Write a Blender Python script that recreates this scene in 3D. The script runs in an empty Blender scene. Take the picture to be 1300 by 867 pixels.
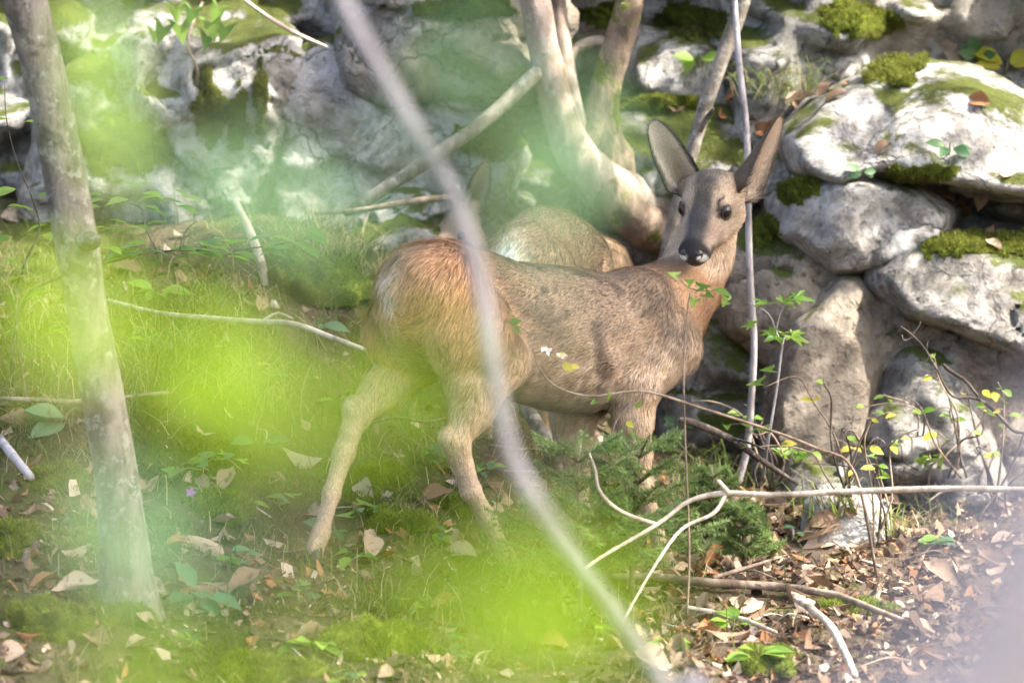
import bpy, bmesh, math, random
import numpy as np
from mathutils import Vector, Matrix
from mathutils.bvhtree import BVHTree

random.seed(7)
RNG = np.random.default_rng(7)
SC = bpy.context.scene
COL = SC.collection

# ------------------------------------------------------------------ camera
LENS, DIST, PITCH = 240.0, 14.0, math.radians(5)
AIM = Vector((0, 0, 0.43))
FWD = Vector((0, math.cos(PITCH), -math.sin(PITCH)))
UPV = Vector((0, math.sin(PITCH), math.cos(PITCH)))
CAMLOC = AIM - FWD * DIST
cam = bpy.data.cameras.new('camera')
camo = bpy.data.objects.new('camera', cam); COL.objects.link(camo)
cam.lens = LENS; cam.sensor_width = 36; cam.clip_start = 0.1; cam.clip_end = 500
camo.location = CAMLOC; camo.rotation_euler = (math.pi / 2 - PITCH, 0, 0)
cam.dof.use_dof = True; cam.dof.focus_distance = 14.15; cam.dof.aperture_fstop = 3.7
SC.camera = camo

# ------------------------------------------------------------------ light
CROWN_N = 7800
SUN_DIR = Vector((0.60, -0.16, 0.78)).normalized()          # towards the sun
w = bpy.data.worlds.new('World'); SC.world = w; w.use_nodes = True
wn = w.node_tree.nodes; wl = w.node_tree.links
sky = wn.new('ShaderNodeTexSky'); sky.sky_type = 'NISHITA'; sky.sun_disc = False
sky.sun_elevation = math.asin(SUN_DIR.z)
sky.sun_rotation = math.atan2(SUN_DIR.x, SUN_DIR.y)
sky.air_density = 1.0; sky.dust_density = 6.0; sky.ozone_density = 0.6
wl.new(sky.outputs[0], wn['Background'].inputs[0])
wn['Background'].inputs[1].default_value = 0.15
sl = bpy.data.lights.new('sun', 'SUN'); so = bpy.data.objects.new('sun', sl); COL.objects.link(so)
sl.energy = 3.6; sl.angle = math.radians(0.55); sl.color = (1.0, 0.93, 0.82)
so.rotation_euler = SUN_DIR.to_track_quat('Z', 'Y').to_euler(); so.location = (6, -3, 9)
SC.view_settings.view_transform = 'Standard'; SC.view_settings.look = 'None'
SC.view_settings.exposure = 2.25; SC.view_settings.gamma = 1.0
SC.view_settings.use_curve_mapping = False
SC.cycles.use_denoising = True
SC.cycles.max_bounces = 6; SC.cycles.transparent_max_bounces = 8
SC.cycles.diffuse_bounces = 3; SC.cycles.glossy_bounces = 2; SC.cycles.transmission_bounces = 3
SC.cycles.caustics_reflective = False; SC.cycles.caustics_refractive = False

# ------------------------------------------------------------------ pixels to places
TPX = 36.0 / LENS / 1300.0
def ray(px, py):
    return FWD + Vector((1, 0, 0)) * ((px - 650) * TPX) + UPV * ((433.5 - py) * TPX)
def P(px, py, y):
    d = ray(px, py); k = (y - CAMLOC.y) / d.y
    return CAMLOC + d * k
def mpp(y):                                                  # metres per photo pixel at depth y
    return TPX * (y - CAMLOC.y)
def proj(v):
    q = Vector(v) - CAMLOC; z = q.dot(FWD)
    return 650 + q.x / z / TPX, 433.5 - q.dot(UPV) / z / TPX
def projn(p):
    q = p - np.array(CAMLOC); z = q @ np.array(FWD)
    return 650 + q[:, 0] / z / TPX, 433.5 - (q @ np.array(UPV)) / z / TPX

# ------------------------------------------------------------------ noise
_perm = np.random.default_rng(3).permutation(256); _perm = np.concatenate([_perm, _perm, _perm])
_grad = np.random.default_rng(4).normal(size=(256, 3)); _grad /= np.linalg.norm(_grad, axis=1)[:, None]
def perlin(x, y, z):
    x, y, z = np.broadcast_arrays(np.asarray(x, float), y, z)
    xi, yi, zi = np.floor(x).astype(int), np.floor(y).astype(int), np.floor(z).astype(int)
    xf, yf, zf = x - xi, y - yi, z - zi
    u, v, w_ = (t * t * t * (t * (t * 6 - 15) + 10) for t in (xf, yf, zf))
    r = 0
    for i in (0, 1):
        for j in (0, 1):
            for k in (0, 1):
                h = _perm[_perm[_perm[(xi + i) & 255] + ((yi + j) & 255)] + ((zi + k) & 255)]
                g = _grad[h]
                d = g[..., 0] * (xf - i) + g[..., 1] * (yf - j) + g[..., 2] * (zf - k)
                r = r + d * (u if i else 1 - u) * (v if j else 1 - v) * (w_ if k else 1 - w_)
    return r * 1.5
def fbm(x, y, z, o=4, g=0.5):
    r = 0; a = 1.0; f = 1.0
    for i in range(o):
        r = r + a * perlin(x * f + i * 17.3, y * f + i * 5.1, z * f - i * 9.7); a *= g; f *= 2.03
    return r
def ss(a, b, x):
    t = np.clip((x - a) / (b - a), 0, 1); return t * t * (3 - 2 * t)

# ------------------------------------------------------------------ implicit surfaces
def surface_nets(F, org, h):
    S = F < 0; nx, ny, nz = F.shape
    corners = [(i, j, k) for i in (0, 1) for j in (0, 1) for k in (0, 1)]
    c = np.zeros((nx - 1, ny - 1, nz - 1), np.int8)
    for i, j, k in corners: c += S[i:nx - 1 + i, j:ny - 1 + j, k:nz - 1 + k]
    act = np.argwhere((c > 0) & (c < 8))
    idx = -np.ones(c.shape, np.int64); idx[act[:, 0], act[:, 1], act[:, 2]] = np.arange(len(act))
    pos = np.zeros((len(act), 3)); cnt = np.zeros(len(act))
    for a in corners:
        for ax in range(3):
            if a[ax]: continue
            b = list(a); b[ax] = 1
            fa = F[act[:, 0] + a[0], act[:, 1] + a[1], act[:, 2] + a[2]].astype(float)
            fb = F[act[:, 0] + b[0], act[:, 1] + b[1], act[:, 2] + b[2]].astype(float)
            m = (fa < 0) != (fb < 0)
            t = np.where(m, fa / np.where(m, fa - fb, 1), 0)
            q = np.tile(np.array(a, float), (len(act), 1)); q[:, ax] = t
            pos[m] += q[m]; cnt[m] += 1
    V = (act + pos / cnt[:, None]) * h + np.array(org)
    faces = []
    for ax in range(3):
        o1, o2 = [i for i in range(3) if i != ax]
        sl0 = [slice(None)] * 3; sl1 = [slice(None)] * 3
        sl0[ax] = slice(0, -1); sl1[ax] = slice(1, None)
        e = np.argwhere(S[tuple(sl0)] != S[tuple(sl1)])
        e = e[(e[:, o1] > 0) & (e[:, o2] > 0) & (e[:, o1] < F.shape[o1] - 1) & (e[:, o2] < F.shape[o2] - 1)]
        def cell(d1, d2):
            q = e.copy(); q[:, o1] -= d1; q[:, o2] -= d2
            return idx[q[:, 0], q[:, 1], q[:, 2]]
        quad = np.stack([cell(1, 1), cell(0, 1), cell(0, 0), cell(1, 0)], 1)
        ins = S[e[:, 0], e[:, 1], e[:, 2]]
        if ax == 1: ins = ~ins
        quad[~ins] = quad[~ins][:, ::-1]
        faces.append(quad)
    return V, np.concatenate(faces)

# ------------------------------------------------------------------ mesh and object helpers
def mesh(name, V, Fc, smooth=True, mat=None, colors=None):
    V = np.asarray(V, np.float32); me = bpy.data.meshes.new(name)
    if isinstance(Fc, np.ndarray):
        n, k = Fc.shape
        me.vertices.add(len(V)); me.vertices.foreach_set('co', V.ravel())
        me.loops.add(n * k); me.loops.foreach_set('vertex_index', Fc.astype(np.int32).ravel())
        me.polygons.add(n); me.polygons.foreach_set('loop_start', np.arange(0, n * k, k, dtype=np.int32))
        me.polygons.foreach_set('loop_total', np.full(n, k, np.int32))
        me.update(calc_edges=True)
    else:
        me.from_pydata(V.tolist(), [], [list(f) for f in Fc]); me.update()
    me.polygons.foreach_set('use_smooth', np.full(len(me.polygons), smooth))
    if colors is not None:
        a = me.color_attributes.new('tint', 'FLOAT_COLOR', 'POINT')
        c4 = np.ones((len(V), 4), np.float32); c4[:, :3] = colors; a.data.foreach_set('color', c4.ravel())
    if mat: me.materials.append(mat)
    return me
def link(name, data, parent=None, mw=None, label=None, cat=None, group=None, kind=None):
    o = bpy.data.objects.new(name, data); COL.objects.link(o)
    if parent is not None:
        o.parent = parent; o.matrix_parent_inverse = WORLD[parent.name].inverted()
    m = mw if mw is not None else Matrix()
    o.matrix_basis = m; WORLD[o.name] = m.copy()
    if label: o['label'] = label
    if cat: o['category'] = cat
    if group: o['group'] = group
    if kind: o['kind'] = kind
    return o
WORLD = {}
def thing(name, loc, label, cat, group=None):
    o = link(name, None, mw=Matrix.Translation(Vector(loc)), label=label, cat=cat, group=group)
    o.empty_display_size = 0.05
    return o
class MB:                                                    # collects geometry for ONE mesh
    def __init__(s): s.V = []; s.F = []; s.C = []; s.n = 0
    def add(s, V, F, c=None):
        V = np.asarray(V, float); s.V.append(V)
        s.F += [tuple(i + s.n for i in f) for f in F]; s.n += len(V)
        if c is not None: s.C.append(np.tile(np.asarray(c, float), (len(V), 1)) if np.ndim(c) == 1 else c)
    def mesh(s, name, mat, smooth=True):
        return mesh(name, np.concatenate(s.V), s.F, smooth, mat, np.concatenate(s.C) if s.C else None)
def catmull(pts, n):
    p = [np.asarray(q, float) for q in pts]; p = [2 * p[0] - p[1]] + p + [2 * p[-1] - p[-2]]
    out = []
    for i in range(1, len(p) - 2):
        for j in range(n):
            t = j / n
            out.append(0.5 * ((2 * p[i]) + (-p[i - 1] + p[i + 1]) * t + (2 * p[i - 1] - 5 * p[i] + 4 * p[i + 1] - p[i + 2]) * t * t
                              + (-p[i - 1] + 3 * p[i] - 3 * p[i + 1] + p[i + 2]) * t ** 3))
    out.append(p[-2]); return np.array(out)
def tube(mb, pts, rad, seg=8, sub=4, rough=0.0, seed=0, col=None):
    """tapered, slightly uneven stem through pts with radius per point"""
    pr = [np.append(np.asarray(p, float), r) for p, r in zip(pts, rad)]
    q = catmull(pr, sub) if len(pts) > 2 or sub > 1 else np.array(pr)
    C = q[:, :3]; R = np.maximum(q[:, 3], 0.0004)
    T = np.gradient(C, axis=0); T /= np.linalg.norm(T, axis=1)[:, None] + 1e-9
    a = np.array([0.31, 0.83, 0.46]); rows = []
    th = np.arange(seg) / seg * 2 * math.pi
    for i in range(len(C)):
        u = np.cross(T[i], a); u /= np.linalg.norm(u) + 1e-9; v = np.cross(T[i], u)
        ring = C[i] + R[i] * (np.cos(th)[:, None] * u + np.sin(th)[:, None] * v)
        if rough:
            n_ = perlin(ring[:, 0] * 22 + seed, ring[:, 1] * 22, ring[:, 2] * 14) + 0.5 * perlin(ring[:, 0] * 70 + seed, ring[:, 1] * 70, ring[:, 2] * 40)
            ring = C[i] + (ring - C[i]) * (1 + rough * n_)[:, None]
        rows.append(ring)
    V = np.concatenate(rows + [C[:1], C[-1:]]); n = len(C); F = []
    for i in range(n - 1):
        for j in range(seg):
            k = (j + 1) % seg
            F.append((i * seg + j, i * seg + k, (i + 1) * seg + k, (i + 1) * seg + j))
    for j in range(seg):
        F.append((n * seg, (j + 1) % seg, j)); F.append((n * seg + 1, (n - 1) * seg + j, (n - 1) * seg + (j + 1) % seg))
    mb.add(V, F, col)

# ------------------------------------------------------------------ materials
class NT:
    def __init__(s, name):
        s.m = bpy.data.materials.new(name); s.m.use_nodes = True; s.t = s.m.node_tree
        s.t.nodes.clear(); s.out = s.n('OutputMaterial')
    def n(s, typ, ins=None, **kw):
        nd = s.t.nodes.new('ShaderNode' + typ)
        for k, v in kw.items(): setattr(nd, k, v)
        for k, v in (ins or {}).items(): s.set(nd, k, v)
        return nd
    def set(s, nd, k, v):
        i = nd.inputs[k]
        if isinstance(v, bpy.types.NodeSocket): s.t.links.new(v, i)
        elif isinstance(v, bpy.types.Node): s.t.links.new(v.outputs[0], i)
        elif i.type == 'RGBA' and len(v) == 3: i.default_value = (*v, 1)
        else: i.default_value = v
    def noise(s, vec, scale, detail=6, rough=0.6, dist=0.0):
        return s.n('TexNoise', {'Vector': vec, 'Scale': scale, 'Detail': detail, 'Roughness': rough, 'Distortion': dist}).outputs['Fac']
    def ramp(s, fac, stops, interp='LINEAR'):
        r = s.n('ValToRGB', {'Fac': fac}); cr = r.color_ramp; cr.interpolation = interp
        while len(cr.elements) < len(stops): cr.elements.new(0.5)
        for e, (p, c) in zip(cr.elements, stops): e.position = p; e.color = (*c, 1) if len(c) == 3 else c
        return r.outputs[0]
    def mix(s, fac, a, b, blend='MIX'):
        m = s.n('Mix', data_type='RGBA', blend_type=blend)
        for k, v in ((0, fac), (6, a), (7, b)): s.set(m, k, v)
        return m.outputs[2]
    def math(s, op, a, b=0.0, clamp=False):
        return s.n('Math', {0: a, 1: b}, operation=op, use_clamp=clamp).outputs[0]
    def sstep(s, x, lo, hi):
        return s.n('MapRange', {'Value': x, 'From Min': lo, 'From Max': hi}, interpolation_type='SMOOTHSTEP').outputs[0]
    def bump(s, h, strength, dist, normal=None):
        d = {'Height': h, 'Strength': strength, 'Distance': dist}
        if normal is not None: d['Normal'] = normal
        return s.n('Bump', d).outputs[0]
    def finish(s, color, rough=0.8, normal=None, spec=0.3, transl=0.0, tcol=None, sheen=0.0, coat=0.0):
        d = {'Base Color': color, 'Roughness': rough, 'Specular IOR Level': spec}
        if normal is not None: d['Normal'] = normal
        if sheen: d['Sheen Weight'] = sheen
        if coat: d['Coat Weight'] = coat; d['Coat Roughness'] = 0.05
        b = s.n('BsdfPrincipled', d); sh = b.outputs[0]
        if transl:
            t = s.n('BsdfTranslucent', {'Color': tcol if tcol is not None else color})
            sh = s.n('MixShader', {0: transl, 1: sh, 2: t.outputs[0]}).outputs[0]
        s.t.links.new(sh, s.out.inputs['Surface']); return s.m

def rock_mat(name, moss=0.5, light=(0.66, 0.65, 0.63), dark=(0.20, 0.19, 0.17), warm=(0.42, 0.33, 0.22), mossdark=(0.035, 0.05, 0.012), stain=0.5):
    t = NT(name); p = t.n('NewGeometry'); pos = p.outputs['Position']; nz = t.n('SeparateXYZ', {0: p.outputs['Normal']}).outputs[2]
    n1 = t.noise(pos, 3.1, 8, 0.62); n2 = t.noise(pos, 11, 8, 0.7, 0.4); n3 = t.noise(pos, 60, 6, 0.7); n4 = t.noise(pos, 1.7, 5, 0.6, 0.5)
    c = t.mix(t.sstep(n2, 0.36, 0.60), dark, light)
    c = t.mix(t.math('MULTIPLY', t.sstep(n1, 0.50, 0.64), stain), c, dark)
    c = t.mix(t.math('MULTIPLY', t.sstep(n4, 0.50, 0.66), 0.55), c, warm)
    c = t.mix(t.sstep(n3, 0.30, 0.70), t.mix(0.35, c, (0.1, 0.1, 0.095)), c)
    wp = t.n('VectorMath', {0: pos, 1: t.n('VectorMath', {0: t.n('TexNoise', {'Vector': pos, 'Scale': 6.0, 'Detail': 5.0}).outputs['Color'], 1: (.22, .22, .22)}, operation='MULTIPLY').outputs[0]}, operation='ADD').outputs[0]
    vo = t.n('TexVoronoi', {'Vector': t.n('Mapping', {'Vector': wp, 'Scale': (1, 1, 1.6), 'Rotation': (0, .45, 0)}).outputs[0], 'Scale': 4.2}, feature='DISTANCE_TO_EDGE').outputs['Distance']
    ck = t.math('MULTIPLY', t.sstep(vo, .022, .004), t.sstep(t.noise(pos, 2.2, 3), .42, .56))
    vo2 = t.n('TexVoronoi', {'Vector': wp, 'Scale': 19.0}, feature='F1').outputs['Distance']
    c = t.mix(t.math('MULTIPLY', ck, .5), c, (0.045, 0.04, 0.033))
    pit = t.sstep(t.noise(pos, 38, 3, .5), .60, .68); c = t.mix(t.math('MULTIPLY', pit, .55), c, dark)
    # moss: settles on upward faces and in damp patches of its own shape
    m1 = t.noise(pos, 5.5, 9, 0.68, 0.6)
    mk = t.math('ADD', t.math('MULTIPLY', nz, 0.30), m1)
    mk = t.sstep(mk, 0.80 - 0.30 * moss, 0.90 - 0.30 * moss)
    mc = t.mix(t.noise(pos, 24, 6, 0.7), mossdark, (0.16, 0.19, 0.035))
    col = t.mix(mk, c, mc)
    wv = t.n('TexWave', {'Vector': pos, 'Scale': 4.0, 'Distortion': 7.0, 'Detail': 4.0, 'Detail Scale': 2.0}, wave_type='BANDS', bands_direction='Z').outputs['Fac']
    b = t.bump(n2, 1.0, 0.05); b = t.bump(wv, 0.3, 0.02, b); b = t.bump(vo2, 0.45, 0.03, b); b = t.bump(t.math('SUBTRACT', 1.0, t.math('MAXIMUM', ck, pit)), 0.8, 0.02, b); b = t.bump(n3, 0.9, 0.012, b)
    b = t.bump(t.math('MULTIPLY', t.noise(pos, 150, 4, 0.7), mk), 0.9, 0.012, b)
    return t.finish(col, 0.85, b, 0.25)
def bark_mat(name, a, b, moss=0.0, scale=1.0, lichen=0.0):
    t = NT(name); pos = t.n('NewGeometry').outputs['Position']
    st = t.n('Mapping', {'Vector': pos, 'Scale': (1, 1, 0.35)}).outputs[0]
    n1 = t.noise(st, 26 * scale, 7, 0.65); n2 = t.noise(pos, 9 * scale, 6, 0.6, 0.3); n3 = t.noise(pos, 90 * scale, 4, 0.6)
    c = t.mix(t.sstep(n1, 0.35, 0.65), a, b)
    c = t.mix(t.math('MULTIPLY', t.sstep(n2, 0.53, 0.62), 0.7), c, [x * 0.45 for x in a])
    if lichen: c = t.mix(t.math('MULTIPLY', t.sstep(t.noise(pos, 34, 6, 0.7), 0.55, 0.60), lichen), c, (0.42, 0.42, 0.38))
    if moss: c = t.mix(t.sstep(t.noise(pos, 6, 7, 0.65, 0.4), 0.60 - 0.25 * moss, 0.66 - 0.25 * moss), c, t.mix(n3, (0.04, 0.05, 0.01), (0.15, 0.16, 0.03)))
    nb = t.bump(n1, 0.8, 0.01); nb = t.bump(n3, 0.5, 0.004, nb)
    return t.finish(c, 0.8, nb, 0.25)
def leaf_mat(name, lo, hi, transl=0.45, tc=None, rough=0.45):
    t = NT(name); pos = t.n('NewGeometry').outputs['Position']; r = t.n('ObjectInfo').outputs['Random']
    f = t.math('ADD', t.math('MULTIPLY', r, 0.7), t.math('MULTIPLY', t.noise(pos, 30, 4), 0.4))
    c = t.mix(t.sstep(f, 0.15, 0.9), lo, hi)
    return t.finish(c, rough, t.bump(t.noise(pos, 160, 3), 0.25, 0.003), 0.35, transl, t.mix(0.6, c, tc or hi))
def tint_mat(name, rough=0.7, transl=0.0, spec=0.25, sheen=0.0):
    t = NT(name); a = t.n('VertexColor', layer_name='tint').outputs[0]
    return t.finish(a, rough, None, spec, transl, None, sheen)
# ------------------------------------------------------------------ animals: implicit body, fur, ears, eyes, nose
class Body:
    """smooth union of tapered limbs and lofts in a local frame, meshed as one continuous skin"""
    def __init__(s): s.p = []
    def cap(s, a, b, ra, rb, k=0.02, col=(0.3, 0.22, 0.15), hl=0.014, flow=None, amp=0.0, sq=None):
        s.p.append(dict(t='c', a=np.array(a, float), b=np.array(b, float), ra=ra, rb=rb, k=k, col=col, hl=hl,
                        flow=None if flow is None else np.array(flow, float), amp=amp, sq=sq))
    def chain(s, pts, rad, k=0.02, **kw):
        for i in range(len(pts) - 1): s.cap(pts[i], pts[i + 1], rad[i], rad[i + 1], k, **kw)
    def loft(s, xs, zt, zb, hw, k=0.03, col=(0.3, 0.22, 0.15), hl=0.018, flow=(-1, 0, -0.35), l0=0.0):
        s.p.append(dict(t='l', xs=np.array(xs), zt=np.array(zt), zb=np.array(zb), hw=np.array(hw), k=k, col=col, hl=hl, flow=np.array(flow, float), l0=l0))
    def dist(s, q, X, Y, Z):
        if q['t'] == 'c':
            a, b = q['a'], q['b']; d = b - a; L = max(d @ d, 1e-9)
            px, py, pz = X - a[0], Y - a[1], Z - a[2]
            t = np.clip((px * d[0] + py * d[1] + pz * d[2]) / L, 0, 1)
            dx, dy, dz = px - t * d[0], py - t * d[1], pz - t * d[2]
            r = q['ra'] + (q['rb'] - q['ra']) * t
            if q['sq'] is not None:                          # flattened along a direction
                n, f = q['sq']; c = dx * n[0] + dy * n[1] + dz * n[2]
                dx, dy, dz = dx + c * (f - 1) * n[0], dy + c * (f - 1) * n[1], dz + c * (f - 1) * n[2]
            return np.sqrt(dx * dx + dy * dy + dz * dz) - r
        xs = q['xs']; xc = np.clip(X, xs[0], xs[-1])
        zt, zb, hw = (np.interp(xc, xs, q[n]) for n in ('zt', 'zb', 'hw'))
        hh = (zt - zb) / 2; zc = (zt + zb) / 2
        u = (Y - q['l0']) / hw; v = (Z - zc) / hh
        rr = np.sqrt(u * u + v * v + 1e-9)
        d = (rr - 1) * np.minimum(hw, hh)
        ox = np.abs(X - xc)
        return np.where(ox > 0, np.sqrt(np.maximum(d, 0) ** 2 + ox ** 2), d)
    def bbox(s, q, m):
        if q['t'] == 'c':
            r = max(q['ra'], q['rb']) + m
            return np.minimum(q['a'], q['b']) - r, np.maximum(q['a'], q['b']) + r
        return (np.array([q['xs'][0] - m, q['l0'] - q['hw'].max() - m, q['zb'].min() - m]),
                np.array([q['xs'][-1] + m, q['l0'] + q['hw'].max() + m, q['zt'].max() + m]))
    def build(s, h, carve=()):
        lo = np.min([s.bbox(q, 0.03)[0] for q in s.p], axis=0); hi = np.max([s.bbox(q, 0.03)[1] for q in s.p], axis=0)
        n = np.ceil((hi - lo) / h).astype(int) + 1
        F = np.full(n, 1.0, np.float32)
        ax = [lo[i] + h * np.arange(n[i]) for i in range(3)]
        for q in list(s.p) + list(carve):
            a, b = s.bbox(q, 0.07)
            i0 = np.clip(((a - lo) / h).astype(int), 0, n); i1 = np.clip(np.ceil((b - lo) / h).astype(int), 0, n)
            sl_ = tuple(slice(i0[i], i1[i]) for i in range(3))
            X, Y, Z = np.meshgrid(*[ax[i][sl_[i]].astype(np.float32) for i in range(3)], indexing='ij')
            d = s.dist(q, X, Y, Z).astype(np.float32)
            if q.get('neg'):
                d = -d; A = -F[sl_]; k = q['k']; d2 = -d
                e = np.maximum(k - np.abs(A - d2), 0) / k
                F[sl_] = -(np.minimum(A, d2) - e * e * k * 0.25); continue
            A = F[sl_]; k = q['k']
            e = np.maximum(k - np.abs(A - d), 0) / k
            F[sl_] = np.minimum(A, d) - e * e * k * 0.25
        return surface_nets(F, lo, h)
    def attrs(s, V):
        """colour, hair length, hair direction blended from the nearest pieces"""
        X, Y, Z = V.T; D = np.stack([s.dist(q, X, Y, Z) for q in s.p])
        W = np.exp(-np.maximum(D - D.min(0), 0) / 0.008); W /= W.sum(0)
        col = np.einsum('kn,kc->nc', W, np.array([q['col'] for q in s.p]))
        hl = np.einsum('kn,k->n', W, np.array([q['hl'] for q in s.p]))
        fl = np.array([(q['b'] - q['a']) / (np.linalg.norm(q['b'] - q['a']) + 1e-9) if q['flow'] is None else q['flow'] / np.linalg.norm(q['flow']) for q in s.p])
        return col, hl, np.einsum('kn,kc->nc', W, fl)

def vnormals(V, Fc):
    T = Fc[:, [0, 1, 2, 0, 2, 3]].reshape(-1, 3) if Fc.shape[1] == 4 else Fc
    n = np.cross(V[T[:, 1]] - V[T[:, 0]], V[T[:, 2]] - V[T[:, 0]]); N = np.zeros_like(V)
    for i in range(3): np.add.at(N, T[:, i], n)
    return N / (np.linalg.norm(N, axis=1)[:, None] + 1e-12)
def fur_mesh(name, mat, V, Fc, col, hl, flow, count, width=0.0008, lift=0.32, seed=1, tick=0.5, clump=0.30):
    """hairs as tapered ribbons lying along the flow direction"""
    rg = np.random.default_rng(seed); N = vnormals(V, Fc)
    T = Fc[:, [0, 1, 2, 0, 2, 3]].reshape(-1, 3) if Fc.shape[1] == 4 else Fc
    ar = np.linalg.norm(np.cross(V[T[:, 1]] - V[T[:, 0]], V[T[:, 2]] - V[T[:, 0]]), axis=1)
    wgt = ar / np.maximum(hl[T].mean(1), 0.004) ** 0.8       # short hair needs more hairs
    ti = rg.choice(len(T), count, p=wgt / wgt.sum()); t = T[ti]
    r1 = np.sqrt(rg.random(count)); r2 = rg.random(count); b = np.stack([1 - r1, r1 * (1 - r2), r1 * r2], 1)
    mixb = lambda A: np.einsum('nk,nk...->n...', b, A[t])
    p, n, c, l, f = mixb(V), mixb(N), mixb(col), mixb(hl), mixb(flow)
    n /= np.linalg.norm(n, axis=1)[:, None] + 1e-9
    sw = np.stack([fbm(p[:, 0] * 16 + k * 31, p[:, 1] * 16, p[:, 2] * 16, 3) for k in range(3)], 1)
    f = f + clump * sw + 0.13 * rg.normal(size=f.shape)
    f -= n * np.sum(f * n, 1)[:, None]; f /= np.linalg.norm(f, axis=1)[:, None] + 1e-9
    l = l * (0.7 + 0.6 * rg.random(count))
    lf = (lift * (0.6 + 0.8 * rg.random(count)))[:, None]
    sd = np.cross(f, n)
    w0 = (width * np.clip(l / 0.014, 0.55, 1.3))[:, None] * sd
    L = l[:, None]
    p0 = p - n * 0.001; p1 = p + f * L * 0.5 + n * L * lf * 0.55; p2 = p + f * L * 0.97 + n * L * lf * (0.55 + 0.25 * rg.random(count)[:, None])
    A = np.stack([p0 - w0, p0 + w0, p1 - w0 * 0.85, p1 + w0 * 0.85, p2], 1).reshape(-1, 3)
    i = np.arange(count)[:, None] * 5
    F = np.concatenate([i + np.array([0, 1, 3]), i + np.array([0, 3, 2]), i + np.array([2, 3, 4])])
    g = 1 + tick * (rg.random(count) * 2 - 1) + 0.35 * tick * fbm(p[:, 0] * 30, p[:, 1] * 30, p[:, 2] * 30, 2)
    cc = np.clip(c * g[:, None], 0.005, 1)
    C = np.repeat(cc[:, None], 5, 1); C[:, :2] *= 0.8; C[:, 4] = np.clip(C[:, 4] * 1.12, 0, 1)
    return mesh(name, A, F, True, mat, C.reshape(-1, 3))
def ear_geo(base, axis, normal, L, W, cup=1.5, roll=0.0, nt=26, nw=17, bend=0.12):
    """cupped ear: opening faces 'normal', tip along 'axis'"""
    ax = np.array(axis, float); ax /= np.linalg.norm(ax); nm = np.array(normal, float); nm -= ax * (nm @ ax); nm /= np.linalg.norm(nm)
    sdv = np.cross(ax, nm); V = []; uv = []
    for i in range(nt):
        t = i / (nt - 1)
        w_ = W * 1.06 * max(1 - t, 0) ** 0.52 * (0.86 + 0.62 * t)
        w_ = max(w_ * (0.50 + 0.50 * float(ss(0, .22, t))), 0.0008)
        ph = cup * (1.55 - 1.15 * t)
        R = w_ / max(math.sin(min(ph, 1.5)), 0.3)
        for j in range(nw):
            a = (j / (nw - 1) * 2 - 1)
            an = a * ph
            off = sdv * (R * math.sin(an)) + nm * (R * (1 - math.cos(an))) - nm * 0.012
            V.append(np.array(base) + ax * (L * t) + off - nm * (bend * L * (t * t)) * 0.6); uv.append((t, a))
    F = [(i * nw + j, i * nw + j + 1, (i + 1) * nw + j + 1, (i + 1) * nw + j) for i in range(nt - 1) for j in range(nw - 1)]
    return np.array(V), np.array(F), np.array(uv), ax, nm, sdv

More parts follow.
